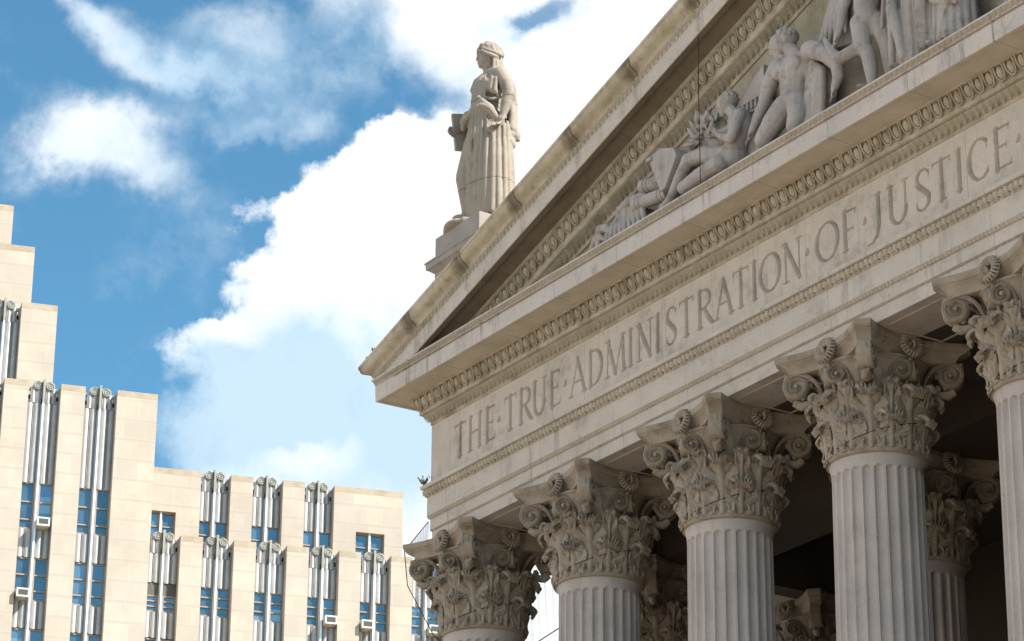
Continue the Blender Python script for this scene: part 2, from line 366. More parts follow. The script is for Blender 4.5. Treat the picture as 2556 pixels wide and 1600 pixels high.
def sculpt(mb, name, m, parent=None, voxel=.022, smooth=4):
    # fuse overlapping masses into one continuous carved surface
    o = mb.build(name, m, None)
    r = o.modifiers.new('r', 'REMESH'); r.mode = 'VOXEL'; r.voxel_size = voxel; r.use_smooth_shade = True
    if smooth:
        s = o.modifiers.new('s', 'SMOOTH'); s.factor = .5; s.iterations = smooth
    dg = bpy.context.evaluated_depsgraph_get(); dg.update()
    me = bpy.data.meshes.new_from_object(o.evaluated_get(dg)); me.name = name
    o.modifiers.clear(); old = o.data; o.data = me; bpy.data.meshes.remove(old)
    if not me.materials: me.materials.append(m)
    me.polygons.foreach_set('use_smooth', [True]*len(me.polygons))
    if parent is not None: o.parent = parent
    return o

# ------------------------------------------------------------------ ground
g = MB(); g.box(-1500, 1500, -1500, 1500, -1.0, 0.0)
tag(g.build('ground', M['paving']), kind='structure')
g = MB(); g.box(-60, 90, -32, -19, .004, .012)
tag(g.build('road', M['asphalt']), kind='structure')

# ------------------------------------------------------------------ courthouse
XL, XR, YF = -.66, 36.66, .39
YB = 18.0
house = empty('courthouse', (18, 0, 0))
house.location = (0, 0, 0)
tag(house, 'classical granite courthouse with a carved pediment and an inscribed frieze over Corinthian columns', 'building')
PATH = [(XL, YB), (XL, YF), (XR, YF), (XR, YB)]
def part(name, prof, m, parent=house, smooth=None, path=PATH):
    s = MB(); s.sweep(path, [(p, ZC+z) for p, z in prof]); return s.build(name, m, parent, smooth)
part('architrave', [(-1.0, 0), (-.03, 0), (-.03, .235), (-.012, .24), (-.012, .262), (.002, .265), (.002, .485), (.02, .49), (.03, .495), (.045, .55), (.05, .555),
     (.05, .93), (.058, .935), (.062, .945), (.075, 1.09), (.135, 1.10), (.15, 1.115), (.155, 1.175), (.0, 1.205)], M['architrave'])
part('cornice', [(.0, 2.44), (.02, 2.45), (.02, 2.505), (.035, 2.64), (.15, 2.655), (.185, 2.675), (.185, 2.775), (.195, 2.785), (.20, 2.98), (.31, 2.985), (.33, 2.99), (.335, 3.03)], M['carved'])
part('cornice_soffit', [(.335, 3.03), (.74, 3.055), (.75, 3.03), (.82, 3.03)], M['soffit'])
part('corona', [(.82, 3.03), (.83, 3.04), (.84, 3.335), (.805, 3.34), (.805, 3.375), (.85, 3.38), (.855, 3.405), (.86, 3.46), (.87, 3.47), (.90, 3.475), (.90, 3.51), (.0, 3.55), (-.6, 3.55)], M['corona'])
# side friezes and front frieze with cut letters
for xs_ in (XL, XR):
    s = MB(); s.grid([[(xs_, YF, ZC+1.2), (xs_, YF, ZC+2.45)], [(xs_, YB, ZC+1.2), (xs_, YB, ZC+2.45)]]); s.build('side_frieze', M['frieze'], house)

LET = {}
def arc(cx, cz, rx, rz, a0, a1, w0, w1, n=14):      # width varies: w1 at the sides, w0 at top and bottom
    out = []
    for i in range(n+1):
        a = math.radians(a0+(a1-a0)*i/n); out.append((cx+rx*math.cos(a), cz+rz*math.sin(a), w0+(w1-w0)*abs(math.cos(a))**1.3))
    return out
TH, TN, SR = .104, .044, .030           # thick, thin and serif widths, metres
def stem(x, z0=0, z1=1, w=TH): return [(x, z0, w*1.05), (x, (z0+z1)/2, w*.92), (x, z1, w*1.05)]
def serif(x, z, h=.085): return [(x-h, z, .02), (x, z, SR+.012), (x+h, z, .02)]    # x in metres added later
# each letter: strokes in unit box; 's' strokes are serifs given by centre
def letters():
    L = {}
    L['T'] = dict(k=[[(.5, 0, TH), (.5, 1, TH*.95)], [(.02, .97, TN*.9), (.5, .985, TN*1.05), (.98, .97, TN*.9)], [(.03, .86, .02), (.05, .985, TN)], [(.97, .86, .02), (.95, .985, TN)]], s=[(.5, 0)])
    L['H'] = dict(k=[[(.14, 0, TH), (.14, 1, TH)], [(.86, 0, TH), (.86, 1, TH)], [(.14, .52, TN), (.86, .52, TN)]], s=[(.14, 0), (.14, 1), (.86, 0), (.86, 1)])
    L['E'] = dict(k=[[(.2, 0, TH), (.2, 1, TH)], [(.1, .985, TN), (.9, .985, TN)], [(.88, .87, .02), (.9, .985, TN)], [(.2, .53, TN), (.75, .53, TN)], [(.76, .44, .02), (.76, .62, .02)], [(.1, .015, TN), (.95, .02, TN)], [(1.0, .16, .02), (.93, .015, TN)]], s=[])
    L['F'] = dict(k=[[(.2, 0, TH), (.2, 1, TH)], [(.1, .985, TN), (.95, .985, TN)], [(.94, .85, .02), (.94, .985, TN)], [(.2, .5, TN), (.8, .5, TN)], [(.81, .41, .02), (.81, .59, .02)]], s=[(.2, 0)])
    L['R'] = dict(k=[[(.16, 0, TH), (.16, 1, TH)], [(.08, .985, TN), (.4, .985, TN)]+arc(.4, .74, .36, .245, 90, -90, TN, TH)+[(.16, .495, TN)], [(.42, .5, TH*.7), (.68, .2, TH), (.86, .04, TH*.9), (1.02, -.02, .03)]], s=[(.16, 0)])
    L['U'] = dict(k=[[(.14, 1, TH), (.14, .35, TH)]+arc(.49, .33, .35, .33, 180, 360, TN*1.3, TH)+[(.84, .35, TN*1.2), (.84, 1, TN*1.2)]], s=[(.14, 1), (.84, 1)])
    L['J'] = dict(k=[[(.72, 1, TH), (.72, .25, TH), (.6, -.02, TH*.85), (.35, -.16, TN), (.08, -.17, .03)]], s=[(.72, 1)])
    L['A'] = dict(k=[[(.5, 1.0, TN), (.08, 0, TN)], [(.48, 1.02, TH*.8), (.90, 0, TH)], [(.25, .36, TN*.9), (.72, .36, TN*.9)]], s=[(.08, 0), (.90, 0)])
    L['D'] = dict(k=[[(.14, 0, TH), (.14, 1, TH)], [(.06, .985, TN), (.3, .985, TN)]+arc(.34, .5, .56, .485, 90, -90, TN, TH)+[(.06, .015, TN)]], s=[])
    L['M'] = dict(k=[[(.10, 0, TN*1.1), (.15, 1, TN*1.1)], [(.15, 1, TH), (.5, .02, TH*.9)], [(.5, .02, TN), (.84, 1, TN)], [(.84, 1, TH), (.90, 0, TH)]], s=[(.10, 0), (.90, 0), (.12, 1), (.87, 1)])
    L['I'] = dict(k=[[(.5, 0, TH), (.5, 1, TH)]], s=[(.5, 0), (.5, 1)])
    L['N'] = dict(k=[[(.14, 0, TN*1.2), (.14, 1, TN*1.2)], [(.12, 1, TH), (.88, -.02, TH*.9)], [(.88, 0, TN*1.2), (.88, 1, TN*1.2)]], s=[(.14, 0), (.1, 1), (.88, 1)])
    L['S'] = dict(k=[[(.86, .80, .02), (.84, .90, TN), (.6, 1.0, TN), (.38, .99, TN*1.4), (.18, .86, TH*.85), (.17, .70, TH), (.35, .57, TH), (.6, .45, TH), (.82, .30, TH), (.80, .13, TH*.85), (.58, .01, TN*1.3), (.32, 0, TN), (.12, .10, TN), (.10, .24, .02)]], s=[])
    L['O'] = dict(k=[arc(.5, .5, .42, .485, 0, 360, TN, TH, 32)], s=[])
    L['C'] = dict(k=[arc(.56, .5, .46, .49, 48, 312, TN, TH, 26), [(.90, .70, .02), (.88, .90, TN)], [(.92, .24, .02), (.88, .12, TN*.8)]], s=[])
    L['.'] = dict(k=[], s=[])
    return L
TEXT = [('T', 0.217, 0.643), ('H', 0.732, 1.21), ('E', 1.343, 1.716), ('.', 1.796, 1.899), ('T', 2.029, 2.463), ('R', 2.552, 3.03), ('U', 3.035, 3.5), ('E', 3.62, 3.98), ('.', 4.09, 4.21), ('A', 4.29, 4.84), ('D', 4.913, 5.396), ('M', 5.458, 6.12), ('I', 6.19, 6.35), ('N', 6.47, 6.95), ('I', 7.04, 7.20), ('S', 7.355, 7.718), ('T', 7.778, 8.208), ('R', 8.314, 8.80), ('A', 8.834, 9.36), ('T', 9.362, 9.809), ('I', 9.892, 10.053), ('O', 10.098, 10.726), ('N', 10.781, 11.271), ('.', 11.39, 11.51), ('O', 11.641, 12.299), ('F', 12.362, 12.735), ('.', 12.90, 13.02), ('J', 12.98, 13.438), ('U', 13.539, 14.069), ('S', 14.211, 14.623), ('T', 14.64, 15.094), ('I', 15.193, 15.379), ('C', 15.476, 16.011), ('E', 16.088, 16.50), ('.', 16.62, 16.74)]
def frieze_front():
    Zb, Zt, z0, h = 1.20, 2.45, 1.478, .695
    # plain bands below / above the lettered zone and left / right of it
    s = MB(); za, zb = ZC+z0-.16, ZC+z0+h+.06; xa, xb = 0.1, 16.9
    dx = .0135; nx = int((xb-xa)/dx); nzc = int((zb-za)/dx)
    xs = np.linspace(xa, xb, nx+1); zs = np.linspace(za, zb, nzc+1)
    D = np.zeros((nzc+1, nx+1)); XX, ZZ = np.meshgrid(xs, zs)
    def seg(p, q):
        w = max(p[2], q[2])/2+.02; i0, i1 = np.searchsorted(xs, [min(p[0], q[0])-w, max(p[0], q[0])+w]); j0, j1 = np.searchsorted(zs, [min(p[1], q[1])-w, max(p[1], q[1])+w])
        x = XX[j0:j1, i0:i1]; z = ZZ[j0:j1, i0:i1]
        if x.size == 0: return
        dxx, dz = q[0]-p[0], q[1]-p[1]; l2 = dxx*dxx+dz*dz+1e-9
        t = np.clip(((x-p[0])*dxx+(z-p[1])*dz)/l2, 0, 1)
        dist = np.hypot(x-p[0]-t*dxx, z-p[1]-t*dz); hw = (p[2]+(q[2]-p[2])*t)/2
        dep = np.clip((hw-dist)*2.4, 0, .12)
        D[j0:j1, i0:i1] = np.maximum(D[j0:j1, i0:i1], dep)
    LL = letters()
    for ch, x0, x1 in TEXT:
        wd = x1-x0; base = ZC+z0
        if ch == '.':
            # small triangular interpunct at mid height
            cx, cz = (x0+x1)/2, base+h*.5
            for k in range(8):
                t = k/7; seg((cx-.048*(1-t), cz-.045+.10*t, .04), (cx+.048*(1-t), cz-.045+.10*t, .04))
            continue
        Lc = LL[ch]
        pad = .05
        def mp(q): return (x0+pad*0+q[0]*wd, base+q[1]*h, q[2])
        for k in Lc['k']:
            pts = [mp(q) for q in k]
            for a, b in zip(pts[:-1], pts[1:]): seg(a, b)
        for (sx, sz) in Lc['s']:
            X0 = x0+sx*wd; Z0 = base+sz*h; e = .095
            if ch in 'HIUNMA' and wd < .3: e = .075
            seg((X0-e, Z0, .022), (X0, Z0, .05)); seg((X0, Z0, .05), (X0+e, Z0, .022))
    vs = np.stack([XX, YF+D, ZZ], -1).reshape(-1, 3)
    idx = np.arange((nzc+1)*(nx+1)).reshape(nzc+1, nx+1)
    fs = np.stack([idx[:-1, :-1], idx[:-1, 1:], idx[1:, 1:], idx[1:, :-1]], -1).reshape(-1, 4)
    s.v = [tuple(v) for v in vs.tolist()]; s.f = [tuple(f) for f in fs.tolist()]
    for (a, b, c, d) in ((XL, XR, ZC+Zb, za), (XL, XR, zb, ZC+Zt), (XL, xa, za, zb), (xb, XR, za, zb)):
        s.grid([[(a, YF, c), (b, YF, c)], [(a, YF, d), (b, YF, d)]])
    return s.build('frieze', M['frieze'], house, smooth=None)
frieze_front()

# ---- carved running ornament ---------------------------------------------------
def run_units(mb, unit, s0, s1, pitch, frame):
    n = int(round((s1-s0)/pitch)); pitch = (s1-s0)/n
    for i in range(n):
        vs, fs = unit; c = s0+(i+.5)*pitch
        mb.add([frame(c+v[0], v[1], v[2]) for v in vs], fs)
def unit_mesh(fn):
    u = MB(); fn(u); return (u.v, u.f)
# unit frame: (s along, t up the face, n outward)
def u_egg(u):
    u.ball((0, .105, .012), (.066, .108, .060), 12, 8)
    pts = [(-.094, .245, .03)]+[(.094*math.cos(a), .115+.135*math.sin(a), .035) for a in [PI+PI*k/8 for k in range(9)]]+[(.094, .245, .03)]
    u.tube(pts, .014, 5)
    u.add([(.125, .24, .05), (.109, .16, .0), (.125, -.02, .03), (.141, .16, .0), (.125, .14, .05)], [(0, 1, 4), (1, 2, 4), (2, 3, 4), (3, 0, 4)])
def u_leaf(h, w, out=.03):
    def f(u):
        N_ = 5
        for sgn in (-1, 1):
            rows = []
            for i in range(N_+1):
                t = i/N_; ww = w*(1-.75*t**2)*(1+.18*math.sin(t*9))
                rows.append([(0, h*(1-t), out*(1.0-.5*t)), (sgn*ww*.5, h*(1-t), out*.45), (sgn*ww, h*(1-t*.97), 0)])
            u.grid(rows, flip=(sgn < 0))
        u.tube([(0, h, out*1.1), (0, h*.3, out*1.1), (0, 0, out*.8)], [w*.16, w*.14, w*.06], 5)
    return f
def u_dart(h, w, out):
    def f(u):
        u.add([(-w, h, 0), (w, h, 0), (0, 0, out*.6), (0, h, out), (0, h*.5, out)], [(0, 4, 3), (3, 4, 1), (0, 2, 4), (4, 2, 1)])
    return f
def u_palm(u):          # palmette and bud, alternating
    h = .17
    for a in (-62, -38, -18, 0, 18, 38, 62):
        c, s_ = math.sin(math.radians(a)), math.cos(math.radians(a)); L_ = .125*(1-.25*abs(a)/62)
        u.tube([(-.058, .025, .012), (-.058+c*L_*.55, .025+s_*L_*.6, .03), (-.058+c*L_, .025+s_*L_, .018)], [.009, .013, .008], 4)
    u.tube([(-.10, .02, .01), (-.06, .0, .02), (0, .02, .018), (.02, .07, .02), (0.0, .11, .02), (-.01, .09, .02)], .009, 4)
    u.tube([(.0, .02, .018), (.058, .0, .02), (.10, .02, .01)], .009, 4)
    u.ball((.058, .09, .014), (.022, .06, .026), 8, 6)
    for sg in (-1, 1): u.tube([(.058, .02, .015), (.058+sg*.035, .06, .02), (.058+sg*.03, .12, .02), (.058+sg*.045, .15, .012)], .010, 4)
EGG = unit_mesh(u_egg); LEAFB = unit_mesh(u_leaf(.175, .055, .06)); DARTB = unit_mesh(u_dart(.17, .024, .05)); PALM = unit_mesh(u_palm)
LEAFS = unit_mesh(u_leaf(.09, .046, .04)); DARTS = unit_mesh(u_dart(.085, .016, .035)); LEAFT = unit_mesh(u_leaf(.065, .036, .035))
XO = 23.0      # carved bands run this far along the front (past the right edge of the photograph)
def fr_face(p0, z0, p1, z1, slope=0.0, x_ref=0.0, side=False):
    l = math.hypot(p1-p0, z1-z0); tp, tz = (p1-p0)/l, (z1-z0)/l; np_, nzz = tz, -tp
    if side:
        return lambda s_, t, n: (XL-(p0+tp*t+np_*n), YF+s_, ZC+z0+tz*t+nzz*n)
    k = 1/math.sqrt(1+slope*slope)
    def f(s_, t, n):
        x = s_*k if slope else s_
        return (x, YF-(p0+tp*t+np_*n), ZC+z0+tz*t+nzz*n+slope*x)
    return f
o = MB(); run_units(o, EGG, XL-.22, XO, .25, fr_face(.20, 2.785, .325, 3.0)); run_units(o, EGG, -.2, 6, .25, fr_face(.20, 2.785, .325, 3.0, side=True)); o.build('egg_moulding', M['carved'], house, smooth=50)
o = MB(); run_units(o, LEAFB, XL-.08, XO, .15, fr_face(.04, 2.51, .165, 2.66)); run_units(o, DARTB, XL-.08+.075, XO+.075, .15, fr_face(.04, 2.51, .165, 2.66)); o.build('leaf_moulding', M['band'], house, smooth=40)
o = MB(); run_units(o, PALM, XL-.1, XO, .24, fr_face(.068, .945, .14, 1.105)); run_units(o, PALM, -.05, 4, .24, fr_face(.068, .945, .14, 1.105, side=True)); o.build('palmette_moulding', M['band'], house, smooth=40)
o = MB(); run_units(o, LEAFT, XL-.03, XO, .095, fr_face(.018, .485, .045, .545)); o.build('architrave_leaf_band', M['band'], house, smooth=40)
o = MB(); run_units(o, LEAFS, XL-.85, XO, .13, fr_face(.845, 3.395, .90, 3.475)); run_units(o, DARTS, XL-.85+.065, XO+.065, .13, fr_face(.845, 3.395, .90, 3.475)); o.build('cornice_leaf_band', M['band'], house, smooth=40)
o = MB()
NB = int((XO-XL)/.16)*4
o.tube([(XL+.04*k, YF+.012, ZC+.25) for k in range(NB)], [(.014, .014, .012, .004)[k % 4] for k in range(NB)], 5)
o.build('bead_moulding', M['carved'], house, smooth=40)

# ---- raking cornice -------------------------------------------------------------
SL = .300; XM = (XL+XR)/2
def rake(name, prof, m, flat_end=False, smooth=None):
    # prof: (p, z at x=0 rel ZC); left end mitred at the corner, apex at XM, mirrored on the right
    s = MB(); rows = []
    for x_end in ('L', 'M', 'R'):
        r = []
        for p, z in prof:
            if x_end == 'L': x = XL-p; zz = z+SL*x
            elif x_end == 'M': x = XM; zz = z+SL*x
            else: x = XR+p; zz = z+SL*(2*XM-x)
            r.append((x, YF-p, ZC+zz))
        rows.append(r)
    s.grid(rows)
    return s, name, m
s, _, _ = rake('', [(.0, 2.86), (.02, 2.88), (.02, 2.92), (.035, 3.08), (.15, 3.10), (.185, 3.12), (.185, 3.27), (.195, 3.28), (.20, 3.50), (.31, 3.52), (.33, 3.53), (.335, 3.59)], 0)
s.build('raking_bed_moulding', M['carved'], house)
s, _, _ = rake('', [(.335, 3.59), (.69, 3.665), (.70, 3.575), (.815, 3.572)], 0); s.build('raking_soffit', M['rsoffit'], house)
s, _, _ = rake('', [(.815, 3.575), (.83, 3.585), (.84, 3.91), (.85, 3.915), (.87, 4.0), (.885, 4.005)], 0); s.build('raking_corona', M['raking'], house)
# sima : S-curve, with a return profile closing its left end
sim = [(.885, 4.005), (.89, 4.03), (.90, 4.06), (.93, 4.09), (.98, 4.12), (1.03, 4.15), (1.065, 4.20), (1.08, 4.25), (1.085, 4.27)]
s, _, _ = rake('', sim+[(1.095, 4.272), (1.10, 4.335), (1.07, 4.345)], 0); s.build('sima', M['sima'], house, smooth=40)
s, _, _ = rake('', [(1.07, 4.345), (.2, 4.37), (-6.0, 4.37)], 0)
# side of the roof edge (return of the whole cornice along the flank)
s.sweep([(XL, YB), (XL, YF)], [(.90, ZC+3.51), (.90, ZC+3.60), (.885, ZC+4.005-.46), (1.09, ZC+3.80-.03), (1.1, ZC+4.0-.26), (1.05, ZC+4.02-.26), (-.3, ZC+4.35-.26)])
s.build('roof_edge', M['raking'], house)
rf = MB()
rf.grid([[(XL-1.0, YF+.1, ZC+4.35+SL*(XL-1.0)), (XL-1.0, YB, ZC+4.35+SL*(XL-1.0))], [(XM, YF+.1, ZC+4.35+SL*XM), (XM, YB, ZC+4.35+SL*XM)], [(XR+1.0, YF+.1, ZC+4.35+SL*(XL-1.0)), (XR+1.0, YB, ZC+4.35+SL*(XL-1.0))]])
rf.build('roof', M['roof'], house)
def fr_rake(p0, z0, p1, z1): return fr_face(p0, z0, p1, z1, slope=SL)
o = MB(); run_units(o, EGG, .2, 15.5, .25, fr_rake(.20, 3.285, .325, 3.54)); o.build('raking_egg_moulding', M['carved'], house, smooth=50)
o = MB(); run_units(o, LEAFB, .6, 17.0, .15, fr_rake(.04, 2.93, .165, 3.10)); run_units(o, DARTB, .675, 17.075, .15, fr_rake(.04, 2.93, .165, 3.10)); o.build('raking_leaf_moulding', M['carved'], house, smooth=40)
o = MB(); run_units(o, LEAFS, XL-.86, 12, .13, fr_rake(.85, 3.915, .90, 4.0)); run_units(o, DARTS, XL-.8, 12, .13, fr_rake(.85, 3.915, .90, 4.0)); o.build('raking_leaf_band', M['band'], house, smooth=40)
ty = MB(); ty.add([(XL, YF+.02, ZC+3.5), (XR, YF+.02, ZC+3.5), (XM, YF+.02, ZC+3.0+SL*XM)], [(0, 1, 2)]); ty.build('tympanum', M['tympanum'], house)
pl = MB(); pl.box(6.2, 30, -.28, .40, ZC+3.52, ZC+3.66); pl.build('tympanum_plinth', M['figure'], house, bevel=.01)

# ---- portico interior: soffit panels, ceiling, cross beams, back wall, steps -----
for k in range(9):
    s = MB()
    x0, x1 = k*4+1.05, k*4+2.95
    # recessed panel in the underside of the architrave
    zt = ZC-.002
    s.box(x0, x1, .62, .66, zt-.012, zt); s.box(x0, x1, 1.78, 1.82, zt-.012, zt); s.box(x0, x0+.04, .66, 1.78, zt-.012, zt); s.box(x1-.04, x1, .66, 1.78, zt-.012, zt)
    s.build('soffit_panel', M['soffit'], house)
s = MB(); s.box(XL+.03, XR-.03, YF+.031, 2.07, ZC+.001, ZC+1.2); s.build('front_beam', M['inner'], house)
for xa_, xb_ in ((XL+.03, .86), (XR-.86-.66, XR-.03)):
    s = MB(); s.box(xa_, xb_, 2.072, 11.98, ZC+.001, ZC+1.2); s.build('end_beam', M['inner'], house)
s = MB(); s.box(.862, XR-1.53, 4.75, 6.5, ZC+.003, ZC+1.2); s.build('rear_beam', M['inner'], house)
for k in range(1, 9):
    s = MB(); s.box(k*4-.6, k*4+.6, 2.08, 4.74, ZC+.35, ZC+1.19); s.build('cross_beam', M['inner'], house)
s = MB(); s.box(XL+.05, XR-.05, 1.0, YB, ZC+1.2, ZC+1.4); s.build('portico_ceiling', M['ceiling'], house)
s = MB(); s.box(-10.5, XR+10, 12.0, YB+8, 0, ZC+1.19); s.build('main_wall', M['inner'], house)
s = MB(); s.box(XR-.3, XR-.04, 2.3, 11.99, 0, ZC-.001); s.build('sun_block_wall', M['inner'], house)  # unseen wall, added to keep sun out of the porch's far end
s = MB()
for k in range(13): s.box(-2.5, 38.5, -1.6-.38*k, 12 if k == 0 else -1.6-.38*(k-1), 0, 2.7-.2*k)
s.build('steps', M['pedestal'], house)
s = MB(); s.box(-.6, XR, .2, 11.9, 2.701, 2.72); s.build('dark_floor_sheet', M['inner'], house)  # unseen dark sheet, added to cut bounced light inside the porch

# ------------------------------------------------------------------ columns
ZN = 1.93        # capital height
YC = 1.23; ZNECK = ZC-ZN; ZBASE = 2.7
def shaft_mesh():
    NF, PER = 24, 12
    zt = ZNECK-.06; zb = ZBASE+.75
    zf = zt-.17                           # tops of the flutes
    def rad(z):
        t = max(0.0, (zt-z)/(zt-zb)); return .738+.125*(t**1.35*.9+.1*t)
    lev = [zb, zb+.1, zb+1.5, zb+3, zb+5, zb+7, zb+9, zb+11, zf-1.5, zf-.5, zf-.12, zf-.085, zf-.06, zf-.042, zf-.026, zf-.013, zf-.004, zf+.004, zf+.05, zt-.05, zt-.025, zt, zt+.03, zt+.05]
    fl = [0, .004, .012, .022, .036, .05, .052, .052]
    rows = []
    for z in lev:
        row = []
        flare = 0
        if z > zf+.01:
            t = (z-zf-.01)/(zt+.05-zf-.01); flare = .055*t*t
        for k in range(NF*PER):
            a = 2*PI*k/(NF*PER); j = (k % PER)
            r = rad(z)
            w = .082
            if 1 <= j <= PER-1 and z < zf and z > zb+.05:
                u = (j-PER/2)/(PER/2-1)
                over = max(0.0, (z-(zf-w))/w); q = 1-u*u-over*over
                d = .068*math.sqrt(max(q, 0)); r -= d
            row.append(((r+flare)*math.cos(a), (r+flare)*math.sin(a), z))
        rows.append(row)
    s = MB(); o = s.grid(rows, closed_u=True)
    n = NF*PER; q = o+(len(lev)-1)*n; s.f.append(tuple(q+k for k in range(n)))
    # attic base
    s.lathe([(1.16, ZBASE), (1.16, ZBASE+.2), (1.05, ZBASE+.2), (1.12, ZBASE+.25), (1.15, ZBASE+.32), (1.10, ZBASE+.40), (1.0, ZBASE+.43), (.95, ZBASE+.5), (1.0, ZBASE+.58), (1.02, ZBASE+.64), (.97, ZBASE+.70), (.89, ZBASE+.72), (.87, ZBASE+.80)], 48)
    return s
# capital pieces, local z from the neck (0) to 1.93, axis at the origin
def neck_mesh():
    s = MB(); s.lathe([(.72, -.05), (.80, -.045), (.825, -.02), (.835, .015), (.825, .05), (.80, .07), (.765, .075), (.74, .10), (.70, .11)], 64); return s
def bell_r(z): return .715+.02*z+.17*max(0, (z-.9)/.75)**2.2
def bell_mesh():
    s = MB(); s.lathe([(bell_r(z), z) for z in [.09, .3, .6, .9, 1.1, 1.25, 1.4, 1.5, 1.56]]+[(bell_r(1.56)+.03, 1.575), (bell_r(1.56)+.03, 1.61), (.7, 1.615)], 48); return s
def leaf_mesh(h, w, curl, out, lobes=5, nu=40, nv=60, droop=.62):
    # acanthus leaf hugging the bell, centre at azimuth 0 (+x), tip curling outward
    zc = h-curl; path = []
    for i in range(nv+1):
        v = i/nv
        if v < droop:
            t = v/droop; z = .02+t*(zc-.02); r = bell_r(z)+.06+out*t**2.4
        else:
            t = (v-droop)/(1-droop); a = PI-t*PI*1.32
            r0 = bell_r(zc)+.06+out; rr = curl*(1-.15*t)
            r = r0+curl+rr*math.cos(a)*1.0; z = zc+rr*math.sin(a)
        path.append((r, z))
    rows = []
    for i, (r, z) in enumerate(path):
        v = i/nv; row = []
        base = w*(.62+.38*math.sin(min(1, v/.5)*PI/2)) if v < .5 else w*(1-.60*((v-.5)/.5)**1.7)
        ph = v*lobes; fe = (ph-.80) % 1.0
        edge = base*(.70+.30*max(0, math.sin(PI*fe))**.5+.07*abs(math.sin(PI*fe*3)))
        # normal of path
        j0, j1 = max(i-1, 0), min(i+1, nv); tx, tz = path[j1][0]-path[j0][0], path[j1][1]-path[j0][1]; l = math.hypot(tx, tz) or 1
        nx_, nz_ = tz/l, -tx/l
        for k in range(nu+1):
            u = -1+2*k/nu; au = abs(u)
            # grooves spring from the midrib and fan out to the lobes, finer veins between them
            fr = (ph-au*.80) % 1.0; g0 = abs(math.sin(PI*(ph-au*.80))); g1 = abs(math.sin(PI*3*(ph-au*.80)))
            side = min(1, max(0, (au-.13)/.12)); k_ = side*(1 if v < droop else .35)
            dsp = -.060*(1-g0)**1.2*k_-.020*(1-g1)*k_+.028*math.exp(-(au/.11)**4)*(1-.4*v)+(.03+.055*(au**2))*(1 if v < droop else 0)
            if .06 < v < droop: dsp -= .06*math.exp(-((au-.55)/.09)**2)*math.exp(-((min(fr, 1-fr))/.10)**2)
            if v > droop+.04: dsp += .024*math.cos(u*6*PI)
            yy = u*edge
            rr = r+nx_*dsp; zz = z+nz_*dsp
            az = yy/max(bell_r(z)+.05, .5); wrap = 1.0 if v < droop else 1-.65*(v-droop)/(1-droop)
            # bend round the bell; the curl flattens
            x = rr-(1-math.cos(az))*(bell_r(min(z, 1.5)))*wrap; y = math.sin(az)*(bell_r(min(z, 1.5))+.05)
            row.append((x, y, zz))
        rows.append(row)
    s = MB(); s.grid(rows, flip=True)
    return s
def solid(mb, th):
    # give a leaf surface a back, offset along its vertex normals, and close the rim
    V = np.array(mb.v); N_ = np.zeros_like(V); Fq = np.array(mb.f)
    fn = np.cross(V[Fq[:, 2]]-V[Fq[:, 0]], V[Fq[:, 3]]-V[Fq[:, 1]])
    for k in range(4): np.add.at(N_, Fq[:, k], fn)
    N_ /= np.linalg.norm(N_, axis=1, keepdims=True)+1e-12
    n = len(V); out = MB(); out.v = V.tolist()+(V+N_*th).tolist(); out.f = [tuple(f) for f in mb.f]+[tuple(i+n for i in reversed(f)) for f in mb.f]
    es = set()
    for f in mb.f:
        for i in range(4): es.add((f[i], f[(i+1) % 4]))
    for (i, j) in es:
        if (j, i) not in es: out.f.append((j, i, i+n, j+n))
    return out
def spiral_mesh(A, B, z0, top, zc, R_, depth, band, turns=2.1, bulge=.0, sgn=1):
    # scroll in the vertical plane from A to B (xy); stem starts at A,z0 , spiral eye near B
    A = Vector(A); B = Vector(B); d = (B-A); L_ = d.length; d.normalize(); nrm = Vector((d.y, -d.x))*sgn
    cx = L_-R_
    pts = []; th = []
    # stem : quadratic curve to the top of the spiral
    sx, sz = 0, z0; ex, ez = cx, zc+R_
    for i in range(12):
        t = i/12; a1x, a1z = .05*L_, z0+(ez-z0)*.95
        x = (1-t)**2*sx+2*(1-t)*t*a1x+t*t*ex; z = (1-t)**2*sz+2*(1-t)*t*a1z+t*t*ez
        pts.append((x, z)); th.append(band*(.6+.4*t))
    N_ = 40
    for i in range(N_+1):
        t = i/N_; a = PI/2-t*turns*2*PI; r = R_*(1-t)**.85*.93+.02
        pts.append((cx+r*math.cos(a), zc+r*math.sin(a))); th.append(band*(1-.72*t))
    s = MB(); rows = []
    n = len(pts)
    for i, (x, z) in enumerate(pts):
        x0, z0_ = pts[max(0, i-1)]; x1, z1 = pts[min(n-1, i+1)]; tx, tz = x1-x0, z1-z0_; l = math.hypot(tx, tz) or 1; px, pz = -tz/l, tx/l
        h = th[i]/2
        lift = .02*max(0, (i-12))/N_      # eye stands slightly proud
        sec = [(-h, -depth), (-h, 0), (-h*.45, .018), (h*.1, .0), (h*.45, .018), (h, 0), (h, -depth)]
        row = []
        for (q, dd) in sec:
            w = Vector((A.x, A.y))+d*(x+px*q)+nrm*(dd+lift)
            row.append((w.x, w.y, z+pz*q))
        rows.append(row)
    s.grid(rows, closed_u=True, flip=(sgn < 0))
    w = Vector((A.x, A.y))+d*cx+nrm*.02; s.ball((w.x, w.y, zc), .038, 8, 6)
    # web behind the spiral turns
    ring = []
    for k in range(20):
        a = 2*PI*k/20; q = Vector((A.x, A.y))+d*(cx+R_*.9*math.cos(a))+nrm*(-.035); ring.append((q.x, q.y, zc+R_*.9*math.sin(a)))
    s.add(ring, [tuple(range(20))])
    return s
AB, AC, SAG = 1.23, .19, .30
